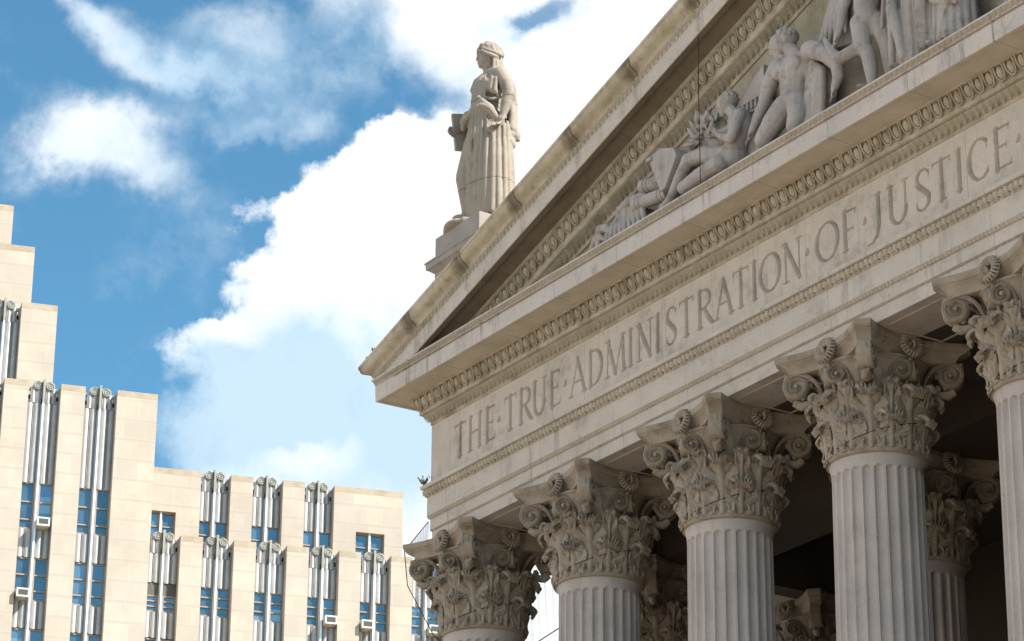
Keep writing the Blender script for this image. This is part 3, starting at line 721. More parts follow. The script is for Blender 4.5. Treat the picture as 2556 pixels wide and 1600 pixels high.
def abacus_plan(scale=1.0, n=14):
    pts = []
    for k in range(4):
        a0 = k*PI/2
        for i in range(n+1):
            t = -1+2*i/n; x = t*(AB-AC); y = -AB+SAG*(1-t*t)
            x, y = x*scale, y*(1-(1-scale)*(1.0))
            c, s_ = math.cos(a0), math.sin(a0); pts.append((x*c-y*s_, x*s_+y*c))
    return pts
def abacus_mesh():
    s = MB(); rows = []
    for z, f in [(1.60, .80), (1.61, .845), (1.66, .85), (1.70, .865), (1.745, .90), (1.775, .935), (1.785, .95), (1.80, .95), (1.805, .965), (1.83, .99), (1.86, 1.0), (1.925, 1.0), (1.93, .99)]:
        rows.append([(x, y, z) for x, y in abacus_plan(f)])
    o = s.grid(rows, closed_u=True); m = len(rows[0])
    s.f.append(tuple(o+k for k in reversed(range(m)))); q = o+(len(rows)-1)*m; s.f.append(tuple(q+k for k in range(m)))
    return s
def flower_mesh():
    s = MB(); c = Vector((0, -(AB-SAG)-.005, 1.765))
    tilt = Matrix.Rotation(math.radians(-10), 3, 'X')
    def pt(x, y, z): return c+tilt @ Vector((x, y, z))
    for k in range(22):
        a = 2*PI*k/22+.05; ca, sa = math.cos(a), math.sin(a)
        s.tube([pt(ca*.08, -.05, sa*.08), pt(ca*.135, -.10, sa*.135), pt(ca*.19, -.095, sa*.19), pt(ca*.235, -.04, sa*.235)], [.014, .020, .026, .012], 8)
    rows = []
    for r, y in [(.20, -.0), (.20, -.05), (.13, -.06), (.09, -.03), (.04, -.03)]:
        rows.append([pt(math.cos(2*PI*k/24)*r, y, math.sin(2*PI*k/24)*r) for k in range(24)])
    o = s.grid(rows, closed_u=True, flip=True); s.f.append(tuple(o+96+k for k in range(24)))
    s.tube([pt(.0, -.03, -.09), pt(.03, -.10, -.04), pt(-.01, -.13, .03), pt(.03, -.07, .08)], [.022, .032, .036, .018], 8)
    s.tube([pt(-.05, -.03, -.07), pt(-.05, -.08, 0), pt(-.02, -.05, .07)], [.02, .035, .015], 8)
    # stalk down to the middle leaf
    s.tube([(0, -.93, 1.55), (0, -.90, 1.40), (0, -.83, 1.2), (0, -.79, 1.0)], [.035, .03, .03, .04], 8)
    return s
me_cache = {}
def mesh_obj(key, builder, m, parent, name, loc, rz=0, smooth=45):
    if key not in me_cache:
        mb = builder(); me = bpy.data.meshes.new(name); me.from_pydata(mb.v, [], mb.f); me.validate(); me.materials.append(m)
        me.polygons.foreach_set('use_smooth', [True]*len(me.polygons)); me.set_sharp_from_angle(angle=math.radians(smooth)); me_cache[key] = me
    o = bpy.data.objects.new(name, me_cache[key]); COL.objects.link(o); o.parent = parent; o.location = loc; o.rotation_euler = (0, 0, rz); return o
def volute_builder():
    s = MB()
    # the pair of scrolls meeting at the corner between azimuths 0 and -90 (x>0, y<0)
    A = (.40, -.70); B = (.97, -1.10)
    a = spiral_mesh(A, B, .86, 1.6, 1.405, .215, .11, .075, turns=2.0); s.add(a.v, a.f)
    b = spiral_mesh((A[1]*-1, -A[0]), (-B[1], -B[0]), .86, 1.6, 1.405, .215, .11, .075, turns=2.0, sgn=-1); s.add(b.v, b.f)
    # drum and stepped block between the two scrolls, under the abacus horn
    q = .7071; dg_ = Vector((q, -q, 0)); pr_ = Vector((q, q, 0)); up_ = Vector((0, 0, 1))
    def cyl(r0, zc, rad, hw, n=20):
        rows = [[dg_*(r0+rad*math.cos(2*PI*k/n))+pr_*w+up_*(zc+rad*math.sin(2*PI*k/n)) for k in range(n)] for w in (-hw, hw)]
        o = s.grid(rows, closed_u=True); s.f.append(tuple(o+k for k in range(n))); s.f.append(tuple(o+n+k for k in range(n)))
    cyl(1.24, 1.405, .195, .075)
    cyl(1.44, 1.43, .035, .05, 12)
    def blk(r0, r1, hw, z0, z1):
        v = [dg_*r+pr_*w+up_*z for z in (z0, z1) for w in (-hw, hw) for r in (r0, r1)]
        s.add(v, [(0, 2, 3, 1), (4, 5, 7, 6), (0, 1, 5, 4), (2, 6, 7, 3), (0, 4, 6, 2), (1, 3, 7, 5)])
    blk(1.0, 1.45, .10, 1.49, 1.61); blk(1.0, 1.47, .035, 1.40, 1.60)
    s.tube([dg_*1.30+up_*1.17, dg_*1.20+up_*1.10, dg_*1.05+up_*1.12, dg_*.85+up_*1.2], [.07, .08, .07, .05], 10)
    # acanthus under the scroll
    for sg in (-1, 1):
        for t in range(5):
            f = t/4; c = Vector((.50+.42*f, -.62-.28*f, 1.17+.10*f)) if sg < 0 else Vector((.62+.28*f, -.50-.42*f, 1.17+.10*f))
            s.ball(c, (.055, .055, .075-.02*f), 8, 6)
    return s
def helix_builder():
    s = MB()
    for sg in (-1, 1):
        A = (sg*.36, -.72); B = (sg*.02, -.985)
        q = spiral_mesh(A, B, .84, 1.5, 1.35, .165, .11, .060, turns=1.9, sgn=1 if sg < 0 else -1); s.add(q.v, q.f)
        # calyx husk
        s.cap((sg*.34, -.73, .66), .035, (sg*.35, -.76, .90), .055, 8)
        for k in range(4):
            a = (k-1.5)*.5; s.tube([(sg*.35+a*.05, -.77, .90), (sg*.35+a*.13, -.83, .98), (sg*.35+a*.20, -.85, 1.08), (sg*.35+a*.25, -.90, 1.10)], [.03, .035, .03, .015], 6)
    return s
def make_column(x, y, label=None):
    c = mesh_obj('shaft', shaft_mesh, M['column'], house, 'column', (x, y, 0), smooth=55)
    L = (0, 0, ZNECK)
    mesh_obj('neck', neck_mesh, M['capital'], c, 'neck_ring', L)
    mesh_obj('bell', bell_mesh, M['capital'], c, 'bell', L)
    mesh_obj('abacus', abacus_mesh, M['capital'], c, 'abacus', L, smooth=30)
    for k in range(8):
        mesh_obj('lo', lambda: solid(leaf_mesh(.60, .29, .085, .06, 3), -.028), M['capital'], c, 'acanthus_leaf', L, PI/8+k*PI/4, 60)
        mesh_obj('hi', lambda: solid(leaf_mesh(1.03, .30, .105, .10, 4, droop=.70), -.03), M['capital'], c, 'acanthus_leaf', L, k*PI/4, 60)
        mesh_obj('calyx', lambda: solid(calyx_mesh(), -.025), M['capital'], c, 'calyx_leaf', L, PI/8+k*PI/4, 60)
    for k in range(4):
        mesh_obj('vol', volute_builder, M['capital'], c, 'volute', L, k*PI/2, 50)
        mesh_obj('hel', helix_builder, M['capital'], c, 'helix', L, k*PI/2, 50)
        mesh_obj('flower', flower_mesh, M['capital'], c, 'flower', L, k*PI/2, 50)
    return c
def calyx_mesh():
    m = leaf_mesh(.54, .14, .05, .07, 3, 18, 28)
    o = MB(); o.f = m.f; o.v = [(x+.06+.14*max(0, z), y, z+.58) for x, y, z in m.v]; return o
for k in range(10): make_column(k*4.0, YC)
for x_, y_ in ((0, 5.5), (0, 9.6), (8, 5.5), (28, 5.5), (36, 5.5), (36, 9.6)): make_column(x_, y_)

# ------------------------------------------------------------------ pedestal and statue on the corner
ped = empty('statue_pedestal', (.185, 1.235, ZC+4.0))
tag(ped, 'grey granite corner pedestal with a moulded cap, carrying the robed statue above the pediment corner', 'pedestal')
s = MB(); s.box(-.845, .845, -.845, .845, .0, 1.80); s.build('dado', M['pedestal'], ped, bevel=.01)
s = MB(); s.sweep([(-.845, .845), (-.845, -.845), (.845, -.845), (.845, .845)], [(.0, 1.72), (.03, 1.74), (.10, 1.80), (.13, 1.81), (.14, 1.93), (.16, 1.94), (.16, 1.965), (.0, 2.0)]); s.build('cap_moulding', M['pedestal'], ped)
s = MB(); s.box(-.843, .843, -.843, .843, 1.801, 2.50); s.build('block', M['pedestal'], ped, bevel=.012)

FR = Vector((.53547, .84455, 0)); FV = Vector((.84455, -.53547, 0))
class Fig(MB):                              # a figure modelled in (a across, d towards the viewer side, z) metres
    def __init__(s, ox, oy, oz=0): super().__init__(); s.o = Vector((ox, oy, oz))
    def w(s, p): return s.o+FR*p[0]+FV*p[1]+Vector((0, 0, p[2]))
    def E(s, p, r, yaw_=0, tilt=0, roll_=0):
        q = Matrix((FR, FV, Vector((0, 0, 1)))).transposed() @ (Matrix.Rotation(yaw_, 3, 'Z') @ Matrix.Rotation(tilt, 3, 'Y') @ Matrix.Rotation(roll_, 3, 'X'))
        s.ball(s.w(p), r, 20, 13, rot=q.to_quaternion())
    def C(s, a, ra, b, rb): s.cap(s.w(a), ra, s.w(b), rb, 14)
    def Ch(s, pts, rads): s.chain([s.w(p) for p in pts], rads)
    def slab(s, a0, a1, d0, d1, z0, z1, tiltz=0):
        v = [s.w((a, d, z)) for z in (z0, z1) for d in (d0, d1) for a in (a0, a1)]
        s.add(v, [(0, 2, 3, 1), (4, 5, 7, 6), (0, 1, 5, 4), (2, 6, 7, 3), (0, 4, 6, 2), (1, 3, 7, 5)])
    def hand(s, wrist, dirv, side, palm_r=.07, fl=.17, curl=.5):
        # palm, four fingers and a thumb; dirv = finger direction, side = spread direction (both in a,d,z)
        W_ = Vector(wrist); d = Vector(dirv).normalized(); sd_ = Vector(side).normalized(); n = d.cross(sd_).normalized()
        pc = W_+d*.11; s.C(tuple(W_), .055, tuple(pc), .065); s.C(tuple(W_+sd_*.03), .05, tuple(pc+sd_*.045), .05); s.C(tuple(W_-sd_*.03), .05, tuple(pc-sd_*.045), .05)
        for k, (o_, l_) in enumerate(((-.068, .8), (-.024, 1.0), (.022, .97), (.066, .78))):
            b0 = pc+sd_*o_+d*.03; b1 = b0+d*fl*.42*l_+n*curl*.02; b2 = b1+d*fl*.34*l_+n*curl*.07; b3 = b2+d*fl*.2*l_+n*curl*.09
            s.Ch([tuple(b0), tuple(b1), tuple(b2), tuple(b3)], [.026, .024, .021, .017])
        t0 = W_+sd_*-.07+d*.04; s.Ch([tuple(t0), tuple(t0-sd_*.05+d*.07+n*.03), tuple(t0-sd_*.045+d*.14+n*.05)], [.032, .026, .02])

st = empty('statue', (.185, 1.235, ZC+6.5))
tag(st, 'standing stone statue of a robed woman with tablet and round mirror on the pedestal', 'statue')
SO = Vector((.185, 1.235, 0))
def rel(o):      # meshes were built in world space: shift them under the statue's empty
    me = o.data; me.transform(Matrix.Translation(-Vector(st.location))); return o
# --- body (head, neck, arms, feet) one continuous surface
f = Fig(.185, 1.235)
f.E((-.13, .0, 30.13), (.19, .165, .245)); f.E((-.20, .0, 30.02), (.125, .125, .17))
f.E((-.275, .0, 29.935), (.055, .06, .06))                                # chin
f.Ch([(-.325, .0, 30.20), (-.355, .0, 30.075)], [.022, .032])            # nose bridge, tip
f.E((-.318, .0, 30.005), (.035, .06, .022)); f.E((-.312, 0, 29.975), (.035, .055, .02))   # lips
for sg in (-1, 1):
    f.E((-.285, sg*.07, 30.16), (.03, .038, .022)); f.E((-.29, sg*.07, 30.20), (.04, .06, .018))   # eyes, brows
    f.E((-.20, sg*.11, 30.05), (.09, .05, .10)); f.E((-.10, sg*.165, 30.10), (.035, .025, .06))        # cheeks, ears
f.C((-.10, 0, 29.98), .135, (-.07, 0, 29.66), .16)                        # neck
f.C((-.07, 0, 29.66), .18, (.05, .22, 29.60), .18)
f.Ch([(.13, .36, 29.56), (.25, .46, 29.30), (.31, .50, 29.05)], [.175, .155, .125])          # left upper arm
f.Ch([(.31, .50, 29.03), (.26, .52, 28.80), (.20, .55, 28.55)], [.128, .12, .075])           # forearm
f.hand((.19, .55, 28.53), (-.45, .15, -1), (.9, .5, -.2), fl=.24, curl=-.6)
f.Ch([(-.16, -.42, 29.50), (-.33, -.48, 29.15), (-.38, -.45, 28.90)], [.16, .14, .12])       # right arm behind
f.Ch([(-.38, -.44, 28.86), (-.55, -.36, 28.66), (-.74, -.26, 28.55)], [.12, .10, .07])
f.hand((-.74, -.25, 28.55), (-.8, .5, -.25), (0, .3, 1), fl=.2, curl=.9)
f.E((-.62, .22, 26.36), (.20, .11, .08)); f.E((-.50, -.16, 26.36), (.22, .11, .08))         # feet
f.C((-.55, .15, 26.42), .10, (-.2, .1, 27.6), .22); f.C((-.46, -.15, 26.42), .10, (-.2, -.1, 27.6), .22); f.C((-.18, 0, 27.6), .3, (-.08, 0, 29.3), .28)
rel(sculpt(f, 'body', M['statue'], st, .016, 2))
# --- hair : wavy cap, side rolls, long tresses on the shoulder
f = Fig(.185, 1.235)
f.E((-.08, .0, 30.22), (.21, .195, .19)); f.E((.06, .0, 30.16), (.13, .15, .16))
for k in range(11):
    t = k/10; a = -.30+.30*t
    for sg in (-1, 1):
        f.C((-.27+.36*t, sg*(.10+.06*math.sin(t*PI)), 30.36-.02*t-.10*t*t), .045+.012*math.sin(k*2.3), (-.20+.36*t, sg*(.165+.02*math.sin(t*3)), 30.24-.16*t), .032)
f.Ch([(-.32, 0, 30.30), (-.25, .06, 30.38), (-.14, .10, 30.41), (.0, .1, 30.36), (.10, .08, 30.28), (.16, .04, 30.16)], [.045, .05, .055, .055, .06, .06])
f.Ch([(-.32, 0, 30.30), (-.33, .09, 30.24), (-.27, .14, 30.20)], [.045, .04, .035])
f.Ch([(-.32, 0, 30.30), (-.33, -.09, 30.24), (-.27, -.14, 30.20)], [.045, .04, .035])
f.Ch([(-.26, .14, 30.22), (-.15, .18, 30.13), (-.03, .20, 30.07), (.07, .16, 30.05)], [.04, .045, .045, .04])
f.Ch([(-.24, .15, 30.27), (-.10, .19, 30.19), (.03, .18, 30.15)], [.035, .04, .04])
for (a0, d0, a1, d1, zb) in ((.0, .17, -.01, .22, 29.70), (.05, .15, .07, .22, 29.72), (.10, .11, .13, .18, 29.74), (.13, .05, .19, .10, 29.74)):
    n = 7
    for i in range(n+1):
        t = i/n; f.E((a0+(a1-a0)*t, d0+(d1-d0)*t, 30.08-(30.08-zb)*t), (.038, .036, .042))
f.E((.0, .26, 29.72), (.07, .06, .06)); f.E((.10, .24, 29.76), (.06, .05, .05)); f.E((.22, .15, 29.74), (.08, .05, .05))
rel(sculpt(f, 'hair', M['statue'], st, .013, 1))
# --- robe
f = Fig(.185, 1.235)
f.E((-.10, .02, 29.30), (.36, .36, .42)); f.E((-.27, .14, 29.25), (.20, .18, .20)); f.E((-.24, -.18, 29.25), (.20, .18, .20))   # chest and breasts
f.C((-.02, .0, 29.5), .25, (-.12, .0, 28.9), .33)
f.C((.08, .30, 29.58), .12, (-.05, .30, 29.3), .20)
f.E((-.12, .0, 28.55), (.42, .40, .42)); f.C((-.16, 0, 28.4), .38, (-.2, 0, 27.9), .41)
f.C((-.18, 0, 27.9), .41, (-.14, .0, 26.60), .39)
f.Ch([(-.32, -.20, 28.2), (-.52, -.12, 27.40), (-.42, -.15, 26.45)], [.30, .25, .17])          # relaxed right leg, knee forward
f.C((.0, .18, 28.1), .27, (.02, .20, 26.55), .30)
# folds of the skirt: (a, d) top -> (a, d) bottom
folds = [(-.48, .12, -.50, .06), (-.40, .24, -.44, .20), (-.32, .33, -.36, .33), (-.22, .40, -.25, .43), (-.12, .44, -.13, .52), (.0, .47, .0, .60), (.10, .46, .13, .60), (.20, .42, .25, .54), (.28, .34, .35, .44), (.33, .22, .40, .28), (.34, .05, .42, .08), (.30, -.15, .36, -.2)]
for i, (a0, d0, a1, d1) in enumerate(folds):
    r = (.05, .06, .045, .055, .06, .055, .06, .055, .06, .065, .07, .08)[i]; d0 += .05; d1 += .06
    f.Ch([(a0, d0, 28.45), ((a0+a1)/2+.012*math.sin(i*3), (d0+d1)/2+.02, 27.6), (a1, d1, 26.34)], [r*.6, r, r*1.15])
for i in range(9):            # fine pleats at the waist
    a = -.42+.07*i; f.Ch([(a, .30+.12*math.sin(i*.4), 28.72), (a-.02, .36+.10*math.sin(i*.4), 28.2), (a-.03, .36+.10*math.sin(i*.4), 27.8)], [.028, .032, .02])
# gathered overfold round the hips
for k in range(13):
    t = k/12; a = -.56+.62*t; d = .10+.36*math.sin(t*PI*.6); z = 28.66+.16*math.sin(t*PI*1.1)
    f.Ch([(a, d, z+.06), (a-.015, d+.05, z-.03), (a-.01, d+.02, z-.10)], [.05, .055, .03])
f.Ch([(-.30, .36, 29.0), (-.10, .46, 28.75), (.06, .50, 28.50), (.12, .48, 28.35)], [.07, .09, .09, .06])
f.Ch([(-.52, .02, 28.75), (-.60, -.05, 28.66), (-.62, -.05, 28.5)], [.12, .10, .06])
# bodice: crossing bands and hanging folds
f.Ch([(-.46, -.14, 29.42), (-.38, .05, 29.55), (-.24, .16, 29.62), (-.08, .24, 29.70), (.03, .27, 29.74)], [.04, .045, .045, .05, .06])
f.Ch([(-.44, .06, 29.38), (-.30, .20, 29.50), (-.14, .28, 29.58)], [.025, .028, .03])
for i in range(6):
    a = -.43+.05*i; f.Ch([(a, .16+.045*i, 29.35+.03*i), (a+.0, .24+.035*i, 29.12), (a-.03, .26+.03*i, 28.85)], [.022, .03, .02])
f.Ch([(.02, .32, 29.70), (-.03, .45, 29.40), (-.06, .47, 29.18), (.0, .48, 29.08)], [.06, .06, .06, .04])
f.Ch([(.08, .38, 29.66), (.05, .50, 29.38), (.03, .52, 29.10), (.08, .50, 29.04)], [.045, .045, .05, .04])
f.Ch([(-.18, .42, 29.0), (-.02, .50, 28.92), (.14, .48, 28.98)], [.03, .03, .03])
for i in range(26):           # narrow creases between the pleats
    t = i/25; a = -.50+.88*t; d = .14+.44*math.sin(PI*(.08+.72*t)); f.Ch([(a*.95, d*.86, 28.4), (a+.01*math.sin(i*5), d+.02*math.sin(i*2.7), 27.5), (a*1.04, d*1.12, 26.34)], [.016, .026, .03])
f.slab(-.60, .40, -.45, .45, 26.22, 26.30)
rel(sculpt(f, 'robe', M['statue'], st, .015, 0))
# --- mantle hanging from the left shoulder behind the arm
f = Fig(.185, 1.235)
f.Ch([(.05, .20, 29.76), (.20, .14, 29.74), (.32, .05, 29.60), (.42, .02, 29.35), (.44, .10, 29.0), (.44, .20, 28.5), (.45, .24, 28.2)], [.07, .07, .07, .06, .06, .07, .09])
f.Ch([(.30, -.1, 29.6), (.38, -.1, 29.0), (.40, 0, 28.3)], [.10, .12, .12])
f.Ch([(.36, .20, 29.0), (.38, .26, 28.6), (.36, .30, 28.35)], [.06, .07, .09])
f.C((.36, .24, 28.40), .12, (.50, .22, 28.22), .07); f.C((.34, .26, 28.22), .11, (.50, .22, 28.14), .06); f.Ch([(.32, .24, 28.2), (.36, .26, 28.0), (.30, .28, 27.94)], [.12, .11, .06])
f.C((.25, .36, 28.30), .05, (.30, .34, 28.05), .10)
rel(sculpt(f, 'mantle', M['statue'], st, .018, 2))
f = Fig(.185, 1.235)
n = 30; c = f.w((-.02, .55, 28.27)); ax = (FR*.25+FV*.95+Vector((0, 0, .1))).normalized(); e1 = ax.cross(Vector((0, 0, 1))).normalized(); e2 = ax.cross(e1)
rows = [[c+ax*h+(e1*math.cos(2*PI*k/n)*.82+e2*math.sin(2*PI*k/n))*r for k in range(n)] for r, h in ((.155, -.03), (.165, -.02), (.165, .02), (.145, .035), (.13, .02), (.02, .02))]
o_ = f.grid(rows, closed_u=True); f.f.append(tuple(o_+k for k in reversed(range(n)))); f.f.append(tuple(o_+5*n+k for k in range(n)))
f.tube([c+e2*.16, c+e2*.26], [.03, .025], 8)
rel(f.build('mirror', M['statue'], st, smooth=40))
f = Fig(.185, 1.235)
p = [(-.86, -.20, 28.93), (-.30, -.42, 29.02), (-.22, -.42, 28.15), (-.77, -.20, 28.10)]
v = [f.w(q) for q in p]; nn = (FV*.9+FR*.35).normalized()*.09
f.add([*v, *[q-nn for q in v]], [(0, 1, 2, 3), (7, 6, 5, 4), (0, 4, 5, 1), (1, 5, 6, 2), (2, 6, 7, 3), (3, 7, 4, 0)])
rel(f.build('tablet', M['statue'], st, bevel=.012))
f = Fig(.185, 1.235); f.slab(-.62, .52, -.60, .60, 26.115, 26.235); f.E((-.66, .1, 26.18), (.34, .45, .13)); f.E((-.52, -.1, 26.30), (.22, .3, .16)); f.E((-.85, 0, 26.14), (.16, .25, .08))
rel(sculpt(f, 'plinth', M['statue'], st, .03, 2))

# ------------------------------------------------------------------ pediment sculptures
ZP = ZC+3.655
def rfig(name, label, cat, loc, fn, voxel=.017, smooth=1, parts=()):
    e = empty(name, loc); tag(e, label, cat, 'carved figures in the pediment'); 
    def shift(o): o.data.transform(Matrix.Translation(-Vector(loc))); o.parent = e; return o
    mb = MB(); fn(mb); nm = 'body' if cat == 'relief figure' else 'block'
    shift(sculpt(mb, nm, M['figure'], None, voxel, smooth))
    for pn, pf in parts:
        mb = MB(); pf(mb); shift(sculpt(mb, pn, M['figure'], None, .012 if pn == 'hair' else voxel, 0 if pn == 'hair' else 1))
    return e
def rprop(name, label, cat, fn, voxel=.018, smooth=1, group='carved attributes in the pediment'):
    mb = MB(); fn(mb); o = sculpt(mb, name, M['figure'], None, voxel, smooth); tag(o, label, cat, group); return o
def head(s, c, r, face, tilt=0.0, beard=False):
    # c centre, r radius, face = unit (x,y) facing direction
    c = Vector(c); fx_ = Vector((face[0], face[1], tilt)).normalized(); up = Vector((0, 0, 1)); side = fx_.cross(up).normalized(); up = side.cross(fx_)
    s.ball(c, (r, r, r*1.18), 16, 11); s.ball(c+fx_*r*.45-up*r*.45, (r*.62, r*.62, r*.75), 14, 9)
    s.cap(c+fx_*r*1.0+up*r*.15, r*.10, c+fx_*r*1.18-up*r*.22, r*.16, 8)
    s.ball(c+fx_*r*.92-up*r*.58, (r*.22, r*.22, r*.10), 8, 6); s.ball(c+fx_*r*.85-up*r*.95, r*.26, 8, 6)
    for sg in (-1, 1):
        s.ball(c+fx_*r*.88+side*sg*r*.36+up*r*.22, (r*.26, r*.26, r*.1), 8, 6); s.ball(c+side*sg*r*.95-up*r*.12, (r*.16, r*.16, r*.28), 8, 6)
    if beard:
        for k in range(7): s.ball(c+fx_*r*(.75-.05*k)+side*r*(.5*math.sin(k*2.1))-up*r*(.8+.13*k), r*.28, 8, 6)
def hair_curls(s, c, r, n=60, seed=3):
    rg = random.Random(seed); n = int(n*1.5)
    s.ball(Vector(c)+Vector((.03, .03, r*.18)), (r*1.06, r*1.06, r*1.08), 16, 10)
    for k in range(n):
        a = rg.uniform(0, 2*PI); e = rg.uniform(.1, 1.4); p = Vector((math.cos(a)*math.cos(e), math.sin(a)*math.cos(e), math.sin(e)))
        s.ball(Vector(c)+Vector((.03, .03, r*.18))+p*r*1.08, r*rg.uniform(.12, .2), 7, 5)
def fingers(s, w, d, sp, L_=.10, r=.016, curl=(0, -.03, 0)):
    w = Vector(w); d = Vector(d).normalized(); sp = Vector(sp).normalized(); c = Vector(curl)
    s.cap(w, .045, w+d*L_*.8, .05, 8)
    for k, l in ((-1.5, .8), (-.5, 1), (.5, .96), (1.5, .78)):
        b = w+d*L_*.9+sp*k*.026; s.chain([b, b+d*L_*.5*l+c*.5, b+d*L_*.85*l+c*1.4], [r*1.15, r, r*.85], 7)
    s.chain([w+sp*.05, w+sp*.085+d*L_*.5, w+sp*.08+d*L_*.95+c], [r*1.3, r*1.1, r*.9], 7)
# corner scroll leaves
def f_coil(s):
    s.chain([(5.62, .02, 23.20), (5.66, -.02, 23.45), (5.80, -.05, 23.62), (5.92, -.02, 23.66)], [.06, .07, .06, .04], 8)
    s.chain([(5.85, .0, 23.20), (5.90, -.05, 23.55), (6.05, -.10, 23.72), (6.25, -.08, 23.68), (6.38, -.02, 23.45), (6.40, 0, 23.22)], [.05, .07, .09, .09, .08, .06], 10)
    s.chain([(6.0, -.05, 23.20), (6.02, -.12, 23.42), (6.14, -.17, 23.52), (6.26, -.14, 23.42)], [.05, .055, .06, .03], 8)
    s.chain([(5.72, -.02, 23.2), (5.78, -.06, 23.35), (5.86, -.08, 23.42)], [.04, .05, .03], 8)
    s.ball((6.2, .1, 23.4), (.22, .15, .25), 10, 8)
rprop('scroll_foliage', 'curling carved leaf in the far left corner of the pediment', 'carving', f_coil)
def f_drape(s):
    for i in range(9):
        t = i/8; x = 6.50+.95*t
        s.chain([(x, -.05, 23.72+.16*math.sin(t*2.6)), (x-.05+.1*t, -.18, 23.52+.1*t), (x-.12+.3*t, -.22, 23.24)], [.05, .065, .05], 8)
    s.chain([(6.48, .0, 23.55), (6.70, -.1, 23.85), (7.05, -.12, 23.92), (7.45, -.1, 23.86), (7.60, -.1, 23.66)], [.08, .09, .09, .08, .07], 10)
    s.chain([(6.85, -.12, 23.75), (7.1, -.2, 23.66), (7.5, -.2, 23.62)], [.06, .07, .06], 8)
    s.ball((7.0, .12, 23.5), (.5, .25, .28), 14, 9)
rprop('carved_drapery', 'heap of folded stone cloth lying left of the two scroll rolls', 'carving', f_drape)
def roll(s, a, b, r):
    a = Vector(a); b = Vector(b); s.tube([a, b], r, 18)
    d = (b-a).normalized()
    for t in (.12, .22, .78, .88): c = a+(b-a)*t; s.tube([c-d*.018, c+d*.018], r*1.10, 18)
    s.tube([a-d*.05, a+d*.05], r*.5, 12)
s = MB(); roll(s, (7.42, -.12, 24.03), (8.30, .05, 23.93), .135); tag(s.build('scroll_roll', M['figure'], smooth=40), 'upper of the two banded stone scroll rolls beside the book', 'scroll', 'scroll rolls')
s = MB(); roll(s, (7.30, -.20, 23.70), (8.22, -.12, 23.62), .125); tag(s.build('scroll_roll', M['figure'], smooth=40), 'lower of the two banded stone scroll rolls beside the book', 'scroll', 'scroll rolls')
s = MB()
pr = [(7.86, 24.38), (8.22, 24.44), (8.62, 24.30), (8.72, 24.12), (8.36, 23.62), (8.22, 23.60)]
n = len(pr); v = [(x, -.30, z) for x, z in pr]+[(x, .30, z) for x, z in pr]
s.add(v, [tuple(range(n)), tuple(reversed(range(n, 2*n)))]+[(i, i+n, (i+1) % n+n, (i+1) % n) for i in range(n)])
s.box(7.84, 7.99, -.34, .34, 24.30, 24.37)
tag(s.build('carved_book', M['figure'], bevel=.012), 'thick closed stone book tilted on its corner against the bare leg', 'book', 'carved attributes in the pediment')
# seated youth
def f_youth(s):
    head(s, (9.86, -.06, 24.70), .155, (-.90, -.30), -.45)
    s.cap((9.92, -.02, 24.60), .10, (10.08, .0, 24.40), .12, 10)
    s.ball((10.20, .0, 24.22), (.24, .22, .26), 14, 9); s.cap((10.22, 0, 24.15), .24, (10.02, .02, 23.72), .22, 14)
    s.ball((10.0, .0, 23.60), (.30, .26, .22), 14, 9)
    s.chain([(9.95, -.10, 23.66), (9.40, -.16, 23.88), (8.92, -.18, 23.96)], [.19, .165, .135], 12)      # thigh
    s.chain([(8.92, -.18, 23.94), (8.66, -.18, 23.72), (8.40, -.2, 23.42)], [.13, .115, .08], 12)          # shin
    s.chain([(8.40, -.2, 23.40), (8.28, -.24, 23.34), (8.18, -.26, 23.32)], [.08, .065, .05], 10)
    s.chain([(9.90, -.22, 23.50), (9.35, -.28, 23.46), (8.92, -.30, 23.40)], [.17, .14, .12], 12)          # other leg folded
    s.chain([(10.36, -.12, 24.28), (10.36, -.24, 23.98), (10.30, -.28, 23.80)], [.115, .10, .085], 10)     # arm
    s.chain([(10.30, -.28, 23.80), (10.08, -.30, 23.92), (9.90, -.28, 24.06)], [.085, .075, .055], 10)
    fingers(s, (9.90, -.28, 24.06), (-.7, 0, .7), (.5, -.6, .5))
    s.chain([(10.05, .12, 24.32), (9.75, .0, 24.22), (9.50, -.08, 24.25)], [.10, .085, .06], 10)
    fingers(s, (9.50, -.08, 24.25), (-1, 0, .2), (0, -.5, .8))
def f_youth_hair(s): hair_curls(s, (9.89, -.03, 24.74), .15, 50, 5)
rfig('seated_youth', 'seated naked stone youth with bowed head and stretched leg beside the wreath', 'relief figure', (9.9, 0, ZP), f_youth, parts=[('hair', f_youth_hair)])
def f_wreath(s):
    rg = random.Random(4)
    for k in range(46):
        t = rg.random(); a = -1.1+3.1*t; cx, cz = 9.30+.30*math.cos(a+1.2)*.9, 24.32+.36*math.sin(a+1.2)
        d = Vector((math.cos(a*1.7+rg.uniform(-.6, .6)), -.25, math.sin(a*1.7+rg.uniform(-.6, .6)))).normalized()
        p = Vector((cx+rg.uniform(-.10, .10), -.10+rg.uniform(-.10, .08), cz+rg.uniform(-.10, .10)))
        s.chain([p-d*.11, p, p+d*.13], [.016, .045, .012], 7)
    s.ball((9.3, .12, 24.3), (.40, .14, .42), 14, 9)
rprop('leaf_wreath', 'thick wreath of pointed stone leaves held in front of the seated youth', 'wreath', f_wreath, voxel=.014)
